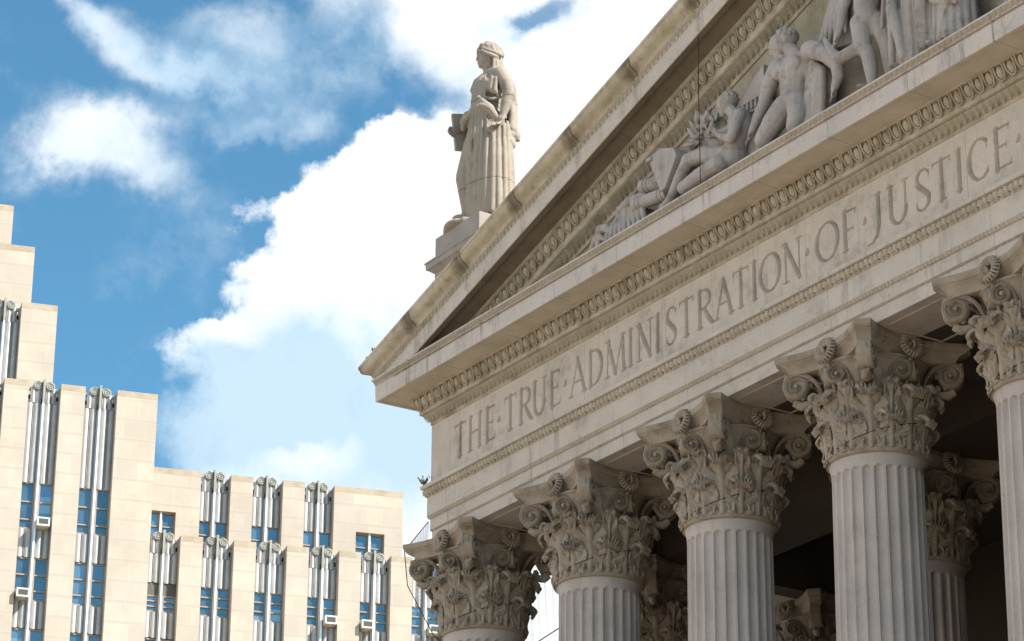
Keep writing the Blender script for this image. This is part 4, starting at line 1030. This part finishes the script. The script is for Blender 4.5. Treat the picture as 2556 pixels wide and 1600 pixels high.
def f_plaque(s):
    s.add([(10.05, .30, 23.5), (10.75, .30, 23.5), (10.75, .30, 25.15), (10.45, .30, 25.0), (10.05, .30, 24.7), (10.05, .12, 23.5), (10.75, .12, 23.5), (10.75, .12, 25.15), (10.45, .12, 25.0), (10.05, .12, 24.7)],
          [(4, 3, 2, 1, 0), (5, 6, 7, 8, 9), (0, 1, 6, 5), (1, 2, 7, 6), (2, 3, 8, 7), (3, 4, 9, 8), (4, 0, 5, 9)])
    s.box(10.10, 10.78, .08, .12, 24.58, 24.63); s.box(10.10, 10.78, .08, .12, 24.36, 24.40)
    for k in range(5): s.box(10.16+.12*k, 10.21+.12*k, .07, .12, 24.42, 24.57)
s = MB(); f_plaque(s); tag(s.build('carved_tablet', M['figure'], bevel=.008), 'upright stone tablet with a row of small columns behind the bending man', 'tablet', 'carved attributes in the pediment')
# bending bearded man
def f_man(s):
    head(s, (11.58, -.16, 25.08), .185, (-.80, -.45), -.55, beard=True)
    s.cap((11.72, -.08, 24.98), .12, (11.86, -.05, 24.80), .15, 10)
    s.ball((11.85, -.02, 24.52), (.42, .26, .34), 18, 12); s.ball((11.62, -.20, 24.56), (.20, .12, .16), 12, 8); s.ball((11.98, -.22, 24.52), (.20, .12, .16), 12, 8)
    s.cap((11.85, -.04, 24.45), .30, (11.80, -.05, 24.05), .255, 16); s.ball((11.78, -.06, 23.92), (.31, .25, .26), 16, 10)
    for k in range(3): s.ball((11.83, -.28, 24.30-.13*k), (.12, .05, .055), 10, 6)
    s.ball((11.45, -.10, 24.72), .175, 12, 8); s.ball((12.36, -.12, 24.64), .185, 12, 8)
    s.chain([(11.42, -.12, 24.70), (11.28, -.18, 24.44), (11.20, -.22, 24.18)], [.155, .145, .105], 12)
    s.chain([(11.20, -.22, 24.16), (11.06, -.26, 23.92), (10.88, -.28, 23.68)], [.108, .10, .062], 12)
    fingers(s, (10.88, -.28, 23.68), (-.5, 0, -.85), (.6, -.6, 0), .12, .02)
    s.chain([(12.45, -.14, 24.62), (12.88, -.22, 24.34), (13.20, -.26, 23.98)], [.165, .155, .115], 12)
    s.chain([(13.20, -.26, 23.97), (13.24, -.28, 23.74), (13.12, -.28, 23.56)], [.115, .095, .06], 12)
    fingers(s, (13.12, -.28, 23.56), (-.25, 0, -1), (.7, -.5, 0), .12, .02)
    s.chain([(11.66, -.16, 23.86), (11.46, -.26, 23.62), (11.22, -.3, 23.40)], [.22, .20, .15], 12)
    s.chain([(11.95, -.1, 23.86), (12.05, -.2, 23.56), (12.0, -.26, 23.36)], [.21, .18, .13], 12)
def f_man_hair(s): hair_curls(s, (11.64, -.12, 25.13), .185, 70, 9)
def f_man_cloak(s):
    for i in range(7):
        s.chain([(12.06+.06*i, .0-.02*i, 24.70-.05*i), (12.22+.06*i, -.06, 24.2), (12.18+.07*i, -.10, 23.7), (12.05+.09*i, -.12, 23.34)], [.05, .075, .07, .06], 8)
    s.ball((12.3, .12, 24.0), (.35, .2, .6), 12, 8)
rfig('bending_man', 'muscular bearded stone man bending forward with both arms spread over a cloak', 'relief figure', (11.8, 0, ZP), f_man, parts=[('hair', f_man_hair), ('cloak', f_man_cloak)])
# standing nude with the vessel
def f_A(s):
    head(s, (13.92, -.05, 26.02), .16, (-.8, -.5), -.1)
    s.cap((13.90, 0, 25.9), .11, (13.88, 0, 25.66), .14, 10)
    s.ball((13.82, .0, 25.42), (.36, .22, .30), 16, 11); s.cap((13.80, 0, 25.35), .27, (13.72, -.02, 24.88), .22, 14); s.ball((13.72, -.02, 24.66), (.26, .22, .24), 14, 9)
    s.chain([(13.66, -.10, 24.58), (13.74, -.15, 24.10), (13.82, -.12, 23.98)], [.19, .15, .125], 12); s.chain([(13.82, -.12, 23.98), (13.86, -.10, 23.68), (13.90, -.12, 23.36)], [.125, .12, .075], 12)
    s.ball((13.82, -.22, 23.32), (.08, .16, .05), 10, 6)
    s.chain([(13.90, .06, 24.56), (14.08, .08, 24.05), (14.14, .10, 23.36)], [.17, .14, .09], 12)
    s.chain([(13.52, -.04, 25.50), (13.40, -.16, 25.20), (13.34, -.22, 24.94)], [.13, .115, .085], 10)
    s.chain([(13.34, -.22, 24.94), (13.30, -.24, 24.68), (13.20, -.26, 24.46)], [.085, .075, .05], 10)
    fingers(s, (13.20, -.26, 24.46), (-.2, 0, -1), (.6, -.5, 0))
    s.chain([(13.60, -.20, 24.10), (13.30, -.28, 24.04), (13.10, -.28, 24.25), (13.0, -.28, 24.45)], [.12, .115, .08, .06], 10)
    fingers(s, (13.0, -.28, 24.45), (-.6, 0, .8), (.5, -.5, .5))
rfig('standing_nude', 'standing naked stone man with bent arms beside the hanging banner folds', 'relief figure', (13.75, 0, ZP), f_A)
def f_banner(s):
    for i in range(6):
        x = 12.35+.10*i; s.chain([(x+.35, .22, 25.9+.05*i), (x+.12, .14, 25.2), (x-.05+.05*i, .08, 24.75)], [.05, .06, .035], 8)
    s.add([(12.2, .36, 24.8), (13.1, .36, 24.6), (13.4, .36, 26.2), (12.5, .36, 25.9), (12.2, .26, 24.8), (13.1, .26, 24.6), (13.4, .26, 26.2), (12.5, .26, 25.9)], [(3, 2, 1, 0), (4, 5, 6, 7), (0, 1, 5, 4), (1, 2, 6, 5), (2, 3, 7, 6), (3, 0, 4, 7)])
rprop('carved_banner', 'narrow hanging stone banner folds behind the standing naked man', 'carving', f_banner)
def f_tablet2(s):
    s.add([(14.02, .30, 23.4), (14.72, .30, 23.4), (14.86, .30, 25.9), (14.02, .30, 25.9), (14.02, .05, 23.4), (14.62, .05, 23.4), (14.72, .05, 25.9), (14.05, .05, 25.9)], [(3, 2, 1, 0), (4, 5, 6, 7), (0, 1, 5, 4), (1, 2, 6, 5), (2, 3, 7, 6), (3, 0, 4, 7)])
    s.chain([(14.35, .0, 25.2), (14.45, -.03, 24.9), (14.62, -.02, 24.62)], [.02, .025, .02], 6)
    s.chain([(14.12, .0, 24.9), (14.10, -.02, 24.4), (14.02, .02, 24.0)], [.03, .04, .02], 6)
rprop('carved_slab', 'plain broad stone slab standing between the naked man and the robed figure', 'carving', f_tablet2)
def robe(s, x, z0, z1, wd, y=0.0, n=11, lean=.0, seed=1):
    rg = random.Random(seed); s.cap((x+lean, y+.05, z1), wd*.75, (x, y+.05, z0+.2), wd*.95, 16)
    for i in range(n):
        t = i/(n-1); a = PI*(1.02+.96*t)
        s.chain([(x+lean+math.cos(a)*wd*.75, y+.05+math.sin(a)*wd*.62, z1), (x+lean*.5+math.cos(a)*wd*.98+rg.uniform(-.03, .03), y+.05+math.sin(a)*wd*.8, (z0+z1)/2), (x+math.cos(a)*wd*1.12, y+.05+math.sin(a)*wd*.9, z0)], [.035, .055+rg.uniform(-.01, .02), .06], 8)
def f_B(s):
    head(s, (14.98, -.05, 26.2), .16, (-.7, -.6), -.1); s.cap((14.98, 0, 26.05), .11, (14.98, 0, 25.84), .14, 10)
    s.ball((14.96, .0, 25.6), (.36, .22, .30), 16, 11); s.cap((14.95, 0, 25.5), .28, (14.95, 0, 25.0), .26, 14)
    s.chain([(14.66, -.08, 25.65), (14.60, -.2, 25.3), (14.66, -.26, 25.05)], [.12, .11, .085], 10); s.chain([(14.66, -.26, 25.05), (14.80, -.3, 25.2), (14.95, -.3, 25.3)], [.085, .07, .05], 10)
    fingers(s, (14.95, -.3, 25.3), (.8, 0, .4), (0, -.4, .8))
    s.ball((14.66, -.26, 23.33), (.09, .15, .05), 10, 6)
def f_B_robe(s):
    robe(s, 14.95, 23.32, 25.2, .34, seed=2)
    s.chain([(14.72, -.22, 25.3), (14.66, -.30, 24.5), (14.60, -.28, 23.4)], [.05, .07, .06], 8); s.chain([(14.68, -.22, 24.9), (14.72, -.34, 24.3), (14.82, -.32, 23.9), (14.9, -.3, 23.4)], [.06, .10, .10, .08], 10)
rfig('robed_figure', 'robed stone figure with straight vertical skirt folds right of the slab', 'relief figure', (14.95, 0, ZP), f_B, parts=[('robe', f_B_robe)])
def f_C(s):
    head(s, (15.86, -.05, 26.3), .16, (.5, -.8), -.1); s.cap((15.86, 0, 26.15), .11, (15.86, 0, 25.92), .14, 10)
    s.ball((15.86, .0, 25.7), (.36, .22, .30), 16, 11); s.cap((15.86, 0, 25.6), .28, (15.86, 0, 25.1), .26, 14)
    s.chain([(16.16, -.08, 25.7), (16.24, -.2, 25.35), (16.12, -.26, 25.1)], [.12, .11, .085], 10); s.chain([(16.12, -.26, 25.1), (15.98, -.3, 25.2), (15.86, -.3, 25.32)], [.085, .07, .05], 10)
    fingers(s, (15.86, -.3, 25.32), (-.8, 0, .4), (0, -.4, .8)); s.ball((15.6, -.28, 23.33), (.09, .15, .05), 10, 6)
def f_C_robe(s):
    robe(s, 15.80, 23.32, 25.3, .40, seed=5, lean=.03)
    s.chain([(15.42, -.2, 24.9), (15.50, -.36, 24.3), (15.80, -.38, 23.95), (16.2, -.3, 23.8)], [.05, .06, .055, .05], 8)
    s.chain([(15.48, -.3, 24.4), (15.42, -.34, 23.9), (15.44, -.32, 23.38)], [.11, .12, .10], 10)
    for k in range(4): s.chain([(16.1+.03*k, -.2, 24.5-.1*k), (15.95, -.34, 24.0-.1*k), (15.80+.02*k, -.34, 23.4)], [.03, .035, .03], 7)
rfig('cloaked_figure', 'robed stone figure with knotted cloak folds near the right edge of the view', 'relief figure', (15.85, 0, ZP), f_C, parts=[('robe', f_C_robe)])
def f_D(s):
    head(s, (17.6, -.05, 26.2), .16, (.5, -.8), -.1); s.cap((17.6, 0, 26.1), .11, (17.6, 0, 25.84), .14, 10)
    s.ball((17.6, .0, 25.6), (.36, .22, .30), 16, 11); robe(s, 17.6, 23.32, 25.3, .42, seed=8)
    s.chain([(17.28, -.08, 25.65), (17.1, -.2, 25.3), (17.2, -.26, 25.05)], [.12, .11, .085], 10); fingers(s, (17.2, -.26, 25.0), (.3, 0, -1), (.6, -.5, 0))
rfig('enthroned_figure', 'stone figure whose foot touches the plinth at the top right corner', 'relief figure', (17.6, 0, ZP), f_D)

# ------------------------------------------------------------------ small things on the courthouse
def curve_obj(name, pts, rad, m, label, cat, parent=None, group=None):
    s = MB()
    for p in pts: s.tube(p, rad, 6)
    return tag(s.build(name, m, parent, smooth=60), label, cat, group)
curve_obj('cable', [[(9.614, -.425, 26.02), (9.62, -.45, 25.0), (9.66, -.475, 24.0), (9.682, -.49, 23.16)]], .008, M['cord'], 'thin dark cable hanging straight down in front of the pediment sculptures', 'cable')
def cord_pts(cx, cy, zb):
    pts = []
    for i in range(30):
        t = i/29; a = math.radians(38-150*t); z = .60*(1-t); r = bell_r(max(z, .1))+.18-.06*t if t < .96 else .83
        pts.append((cx+r*math.cos(a), cy+r*math.sin(a), zb+max(z, -.02)))
    for i in range(30):
        a = math.radians(-110-160*i/29); pts.append((cx+.826*math.cos(a), cy+.826*math.sin(a), zb-.035))
    return pts
names = ['leftmost capital at the building corner', 'second capital from the left', 'middle capital, third from the left', 'large capital, fourth from the left', 'capital cut by the right picture edge']
for k in range(5):
    curve_obj('net_cord', [cord_pts(4.0*k, YC, ZNECK)], .007, M['cord'], 'thin dark cord tied slantwise round the '+names[k], 'cord', group='cords tied round the capitals')
# bird netting between the corner column and its neighbour, and round the corner capital
net = empty('bird_net', (0, YC, ZNECK)); tag(net, 'fine bird netting stretched between the two leftmost capitals under the entablature', 'net')
s = MB()
y0 = YC+.55
nx_, nz_ = 62, 84
for i in range(nx_+1):
    x = .72+2.55*i/nx_; s.tube([(x, y0-YC+.03*math.sin(i*.7), -2.3), (x, y0-YC+.12, -.8), (x, y0-YC+.03*math.cos(i), 1.2)], .0016, 3, cap=False)
for j in range(nz_+1):
    z = -2.3+3.5*j/nz_; s.tube([(.72, y0-YC, z+.02*math.sin(j)), (2.0, y0-YC+.1, z-.06), (3.27, y0-YC, z+.02*math.cos(j*1.3))], .0016, 3, cap=False)
s.build('netting', M['net'], net)
s = MB(); s.tube([(.76, .50, -.34), (2.0, .62, -.10), (3.22, .50, .16)], .011, 5); s.tube([(.76, .5, -.62), (2.0, .6, -1.0), (3.2, .5, -1.35)], .010, 5); s.tube([(1.2, .5, -1.3), (2.2, .5, -.75), (3.25, .45, -.42)], .008, 5)
s.build('edge_rope', M['cord'], net)
net2 = empty('corner_net', (0, YC, ZNECK)); tag(net2, 'sheet of fine netting hung over the outer side of the corner capital, beside the sky', 'net')
s = MB()
a = Vector((-.72, -.84, ZN+.46)); b = Vector((-1.28, -1.05, ZN-.03)); c = Vector((-1.22, -1.0, ZN-.75)); d = Vector((-.86, -.6, .15)); e = Vector((-.74, -.3, -.10))
s.tube([a, b], .010, 5); s.tube([b, c, d, e], .010, 5)
s.build('edge_rope', M['cord'], net2)
s = MB()
for i in range(26):
    t = i/25; p = a+(b-a)*t; q = Vector((-.74, -.84, p.z-.1*(1-t))); s.tube([p, q], .003, 4, cap=False)
for i in range(10):
    t = i/9; s.tube([a+(b-a)*t*.98, Vector((a.x+(b.x-a.x)*t, a.y+(b.y-a.y)*t, b.z))], .003, 4, cap=False)
for i in range(30):
    t = i/29; p = b+(c-b)*min(1, t*2) if t < .5 else c+(d-c)*(t*2-1); s.tube([p, Vector((p.x*.72, p.y*.72, p.z+.05))], .003, 4, cap=False)
s.build('netting', M['net'], net2)
def weed(loc, h, n, label):
    rg = random.Random(int(h*1000)); s = MB()
    for k in range(n):
        a = rg.uniform(0, 2*PI); l = h*rg.uniform(.5, 1); dx, dy = math.cos(a)*l*.7, math.sin(a)*l*.5
        p = [(0, 0, 0), (dx*.4, dy*.4, l*.6), (dx, dy, l*.9)]; s.tube(p, [.006, .005, .003], 4)
        for j in range(4):
            t = rg.uniform(.3, 1); s.ball((dx*t, dy*t, l*t*.95), (.012, .012, .02), 5, 4)
    o = s.build('weed', M['weed']); o.location = loc; tag(o, label, 'weed', 'weeds growing on ledges')
weed((XL-.10, YF-.10, ZC+1.175), .24, 14, 'dry weed tuft rooted on the left end of the architrave ledge')
weed((XL-.55, YF-1.06, ZC+4.33+SL*(XL-.55)), .11, 6, 'small weed sprig on the sloping cornice edge near its lower left tip')
weed((XL-.80, YF-1.06, ZC+4.33+SL*(XL-.80)), .07, 5, 'tiny weed sprig lowest on the sloping cornice edge at its left tip')
weed((5.3, YF-.86, ZC+3.51), .07, 7, 'very small weed in the dark angle where the two cornices meet')

# ------------------------------------------------------------------ office building with stepped limestone tower
OB = empty('office_building', (-72.53, 28.19, 0), math.atan2(.9629, .2700))
tag(OB, 'stepped pale limestone office tower with fluted metal window bays and scroll finials', 'building')
# local frame: x to the right along the front, -y towards the viewer, z up.  depth w (towards viewer) = -y
def ob(name, m, mb, parent=None, **k): return mb.build(name, m, parent or OB, **k)
BAYS = []
PW = .75          # half width of a recess
def pier(x0, x1, top, w, dep=8.0, zb=0.0):
    s = MB(); s.box(x0, x1, -w, -w+dep, zb, top-.30); o = ob('pier', M['limestone'], s)
    s = MB(); s.box(x0, x1, -w-.004, -w+dep, top-.30, top); ob('coping', M['coping'], s)
def bay(xc, w, crest_bot, crest_top, floors, ac=None, louvre=None, zb=30.0, half=PW, recess=.55):
    yb = -w+recess                                  # back plane of the recess
    s = MB(); s.box(xc-half, xc+half, yb+.12, yb+1.0, 0, crest_top-.45); ob('bay_backing', M['void'], s)
    # central post
    s = MB(); s.box(xc-.045, xc+.045, yb-.34, yb+.1, zb-3, crest_top-.95); s.box(xc-.085, xc+.085, yb-.10, yb+.1, zb-3, crest_top-.95); ob('mullion', M['post'], s)
    s = MB(); s.box(xc-.05, xc+.05, yb-.345, yb+.1, crest_top-.95, crest_top+.22); ob('mullion_tip', M['aludark'], s)
    def panel(x0, x1, z0, z1, name, wavy=True, m=M['alu']):
        s = MB(); n = 18; rows = []
        for zz in ([z0, z0+.08, (z0+z1)/2, z1]):
            r = []
            for k in range(n+1):
                t = k/n; u = (t*2) % 1.0; d = .085*max(0.0, math.sin(PI*u))**.8 if t < 1 else 0
                if abs(t-.5) < .02: d = -.02
                r.append((x0+(x1-x0)*t, yb-.10-d+.02, zz-(.05*math.sin(PI*u) if zz == z0 and wavy else 0)))
            rows.append(r)
        s.grid(rows); s.box(x0, x1, yb-.06, yb+.08, z0+.01, z1-.001)
        for xx in (x0+.01, (x0+x1)/2, x1-.01): s.box(xx-.008, xx+.008, yb-.15, yb-.05, z0+.02, z1)
        return ob(name, m, s, smooth=35)
    for sg in (-1, 1):
        xa, xb = (xc-half, xc-.10) if sg < 0 else (xc+.10, xc+half)
        xi = xa+.16 if sg < 0 else xa; xj = xb if sg < 0 else xb-.16
        panel(xa, xb, crest_bot, crest_top-.92, 'crest_panel')
        panel(xi, xj, crest_top-.91, crest_top-.14, 'crest_panel', wavy=False)
        # thin side strip with an open notch
        s = MB(); e0, e1 = (xa, xa+.045) if sg < 0 else (xb-.045, xb); s.box(e0, e1, yb-.05, yb+.03, crest_top-.91, crest_top-.12); xs0, xs1 = (xa+.045, xi) if sg < 0 else (xj, xb-.045)
        s.box(xs0, xs1, yb-.05, yb+.03, crest_top-.30, crest_top-.12); s.box(xs0, xs1, yb-.05, yb+.03, crest_top-.91, crest_top-.72); ob('crest_bracket', M['alu'], s)
        # scroll
        c = (xc+sg*.30, crest_top-.07); s = MB(); R_ = .215
        ring = [(c[0]+R_*math.cos(2*PI*k/24), c[1]+R_*math.sin(2*PI*k/24)) for k in range(24)]
        s.grid([[(x, yb-.20, z) for x, z in ring], [(x, yb+.05, z) for x, z in ring]], closed_u=True); s.add([(x, yb-.20, z) for x, z in ring], [tuple(range(24))]); s.add([(x, yb+.05, z) for x, z in ring], [tuple(range(24))])
        s.box(*(sorted((c[0]+sg*.02, xc+sg*.05))), yb-.13, yb+.04, c[1]-.60, c[1]+R_*.93)
        sp = []
        for k in range(44):
            t = k/43; a = (PI/2-sg*(-1)*0)+(-sg)*(-1)*t*4.2*PI; r = (R_-.02)*(1-t)**.8+.015; sp.append((c[0]+r*math.cos(a), yb-.21, c[1]+r*math.sin(a)))
        s.tube(sp, [.026*(1-.4*k/43) for k in range(44)], 6); ob('scroll', M['aludark'], s, smooth=50)
        # windows and spandrels
        for fi, (zt, zbm, ratios, spz) in enumerate(floors):
            if louvre and fi == 0:
                s = MB()
                for k in range(12): z = zt-.03-k*(zt-louvre-.04)/12; s.add([(xa, yb-.04, z), (xb, yb-.04, z), (xb, yb-.10, z-.035), (xa, yb-.10, z-.035), (xa, yb-.04, z-.012), (xb, yb-.04, z-.012), (xb, yb-.10, z-.047), (xa, yb-.10, z-.047)], [(0, 1, 2, 3), (7, 6, 5, 4), (0, 3, 7, 4), (1, 5, 6, 2), (3, 2, 6, 7)])
                ob('louvre', M['louvre'], s); top = louvre
            else: top = zt
            s = MB(); fw = .065; yf = yb-.03
            s.box(xa, xa+fw, yf-.06, yf+.06, zbm, top); s.box(xb-fw, xb, yf-.06, yf+.06, zbm, top)
            zsl = [top-(top-zbm)*r for r in ratios]
            for q, z in enumerate([top-fw*.5]+zsl[:-1]+[zbm+fw*.5]):
                s.box(xa+fw, xb-fw, yf-.055-(.02 if 0 < q < len(zsl) else 0), yf+.055, z-fw*.5, z+fw*.5)
            fo = ob('window', M['frame'], s)
            g_ = MB(); g_.add([(xa+.02, yf+.01, zbm+.02), (xb-.02, yf+.01, zbm+.02), (xb-.02, yf+.01+.004*random.uniform(-1, 1), top-.02), (xa+.02, yf+.01+.004*random.uniform(-1, 1), top-.02)], [(0, 1, 2, 3)])
            gm = g_.build('pane', M['glass'], fo)
            if spz is not None: panel(xa, xb, spz, zbm-.02, 'spandrel')
P0F = [(46.39, 44.15, (.42, .80, 1), 42.82), (42.78, 40.74, (.40, .77, 1), 39.47), (39.42, 37.4, (.40, .77, 1), 36.1), (36.05, 34.0, (.40, .77, 1), 32.7)]
P1F = [(43.10, 41.66, (.36, .68, 1), 40.42), (40.36, 38.9, (.36, .68, 1), 37.6), (37.55, 36.1, (.36, .68, 1), 34.9)]
P2F = [(47.38, 45.9, (.5, 1), 44.6)]
# lower tower front (nearest plane)
for xc in (-5.34, -2.70): bay(xc, 0, 46.40, 51.21, P0F, zb=32)
bay(-7.98, 0, 46.40, 51.21, P0F, zb=32); bay(-10.62, 0, 46.40, 51.21, P0F, zb=32)
for x0, x1 in ((-7.23, -6.09), (-4.59, -3.45), (-1.95, -.04), (-9.87, -8.73), (-14.0, -11.37)): pier(x0, x1, 51.2, 0)
# right wing, front
for k in range(6):
    xc = 1.17+2.575*k; bay(xc, -3, 43.11, 45.43, P1F, zb=33, louvre=42.47 if k == 0 else None)
    pier(xc+PW, xc+2.575-PW, 45.4, -3, dep=3.2)
pier(-2.0, 1.17-PW, 45.4, -3, dep=2.0)
# right wing, rear and higher
def wall_with_windows(x0, x1, w, top, wins, zb=30):
    s = MB(); y0, y1 = -w, -w+6
    xs = sorted({x0, x1, *[v for a_, b_, *_ in wins for v in (a_, b_)]})
    for a_, b_ in zip(xs[:-1], xs[1:]):
        cut = [q for q in wins if q[0] <= a_+1e-6 and q[1] >= b_-1e-6]
        if not cut: s.box(a_, b_, y0, y1, 0, top-.30)
        else:
            q = cut[0]; s.box(a_, b_, y0, y1, q[3], top-.30); s.box(a_, b_, y0, y1, 0, q[2]); s.box(a_, b_, y0+.45, y1, q[2], q[3])
    ob('rear_wall_block', M['limestone'], s)
    s = MB(); s.box(x0, x1, y0-.004, y1, top-.30, top); ob('coping', M['coping'], s)
    for (a_, b_, z0, z1) in wins:
        m_ = (a_+b_)/2
        s = MB(); s.box(m_-.045, m_+.045, y0+.1, y0+.35, z0, z1); ob('mullion', M['post'], s)
        for xa, xb in ((a_, m_-.045), (m_+.045, b_)):
            s = MB(); fw = .07; yf = y0+.30; zm = z1-.72
            s.box(xa, xa+fw, yf-.05, yf+.05, z0, z1); s.box(xb-fw, xb, yf-.05, yf+.05, z0, z1); s.box(xa+fw, xb-fw, yf-.05, yf+.05, z1-fw, z1); s.box(xa+fw, xb-fw, yf-.07, yf+.05, zm-.03, zm+.03); s.box(xa+fw, xb-fw, yf-.05, yf+.05, z0, z0+fw)
            fo = ob('window', M['frame'], s); g_ = MB(); g_.add([(xa+.02, yf+.01, z0+.02), (xb-.02, yf+.01, z0+.02), (xb-.02, yf+.01, z1-.02), (xa+.02, yf+.01, z1-.02)], [(0, 1, 2, 3)]); g_.build('pane', M['glass'], fo)
wall_with_windows(-1.0, 3.32, -6, 49.72, [(.75, 2.15, 45.9, 47.50)])
for xc in (4.05, 6.66, 9.26): bay(xc, -6, 47.39, 49.76, P2F, zb=43)
pier(4.80, 5.91, 49.72, -6, 6); pier(7.41, 8.51, 49.72, -6, 6)
wall_with_windows(10.01, 13.53, -6, 49.72, [(11.15, 12.61, 45.9, 47.43)])
# upper stages of the tower
pier(-6.52, -4.82, 55.70, -1.5, 10, 48); bay(-7.27, -1.5, 51.5, 55.68, [(51.45, 49.5, (.42, .8, 1), None)], zb=50)
pier(-12.0, -8.02, 55.70, -1.5, 10, 48)
s = MB(); s.box(-13, -5.80, 4, 14, 50, 59.35); ob('upper_stage', M['limestone'], s); s = MB(); s.box(-13, -5.80, 3.996, 14, 59.35, 59.65); ob('coping', M['coping'], s)
s = MB(); s.box(-13, -6.75, 6, 12, 59, 62.3); ob('top_stage', M['limestone'], s); s = MB(); s.box(-13, -6.75, 5.996, 12, 62.3, 62.6); ob('coping', M['coping'], s)
s = MB(); s.box(-13.9, -.06, 1.2, 14, 0, 50.7); ob('tower_core', M['limestone'], s)
s = MB(); s.box(-1.9, 15.9, 5.8, 20, 0, 44.9); ob('wing_core', M['limestone'], s); s = MB(); s.box(-.9, 13.4, 7.2, 18, 44, 49.2); ob('rear_core', M['limestone'], s)
# air conditioners hanging out of the windows
def acunit(xc, z, w, label, left=True):
    e = empty('air_conditioner', (0, 0, 0)); loc = OB.matrix_basis @ Vector((xc, -w+.35, z)); e.location = OB.location+Matrix.Rotation(OB.rotation_euler.z, 3, 'Z') @ Vector((xc, -w+.35, z)); e.rotation_euler = (0, 0, OB.rotation_euler.z)
    tag(e, label, 'air conditioner', 'air conditioners in the office windows')
    s = MB(); s.box(-.29, .29, -.55, .22, -.20, .20); s.build('casing', M['acbox'], e, bevel=.015)
    s = MB(); s.box(-.295, .295, -.60, -.553, .13, .205); s.box(-.295, .295, -.60, -.553, -.205, -.13); s.box(-.295, -.22, -.60, -.553, -.13, .13); s.box(.22, .295, -.60, -.553, -.13, .13); s.build('front_rim', M['acwhite'], e)
    s = MB(); s.box(-.22, .22, -.575, -.556, -.13, .13)
    for k in range(7): s.box(-.215, .215, -.59, -.575, -.12+.037*k, -.105+.037*k)
    s.build('grille', M['acgrille'], e)
    s = MB(); s.box(-.24, -.20, -.5, .2, -.26, -.205); s.box(.20, .24, -.5, .2, -.26, -.205); s.build('bracket', M['louvre'], e)
acunit(-5.02, 44.35, 0, 'air conditioner in the top window row of the left tower, right of its post')
acunit(-5.72, 40.92, 0, 'air conditioner in the lower window row of the left tower, left of its post')
acunit(9.28, 41.85, -3, 'leftmost air conditioner on the low right wing, right of its post')
acunit(11.08, 41.80, -3, 'middle air conditioner on the low right wing, left of its post')
acunit(14.42, 41.85, -3, 'rightmost air conditioner of the low wing, half hidden behind the corner capital')
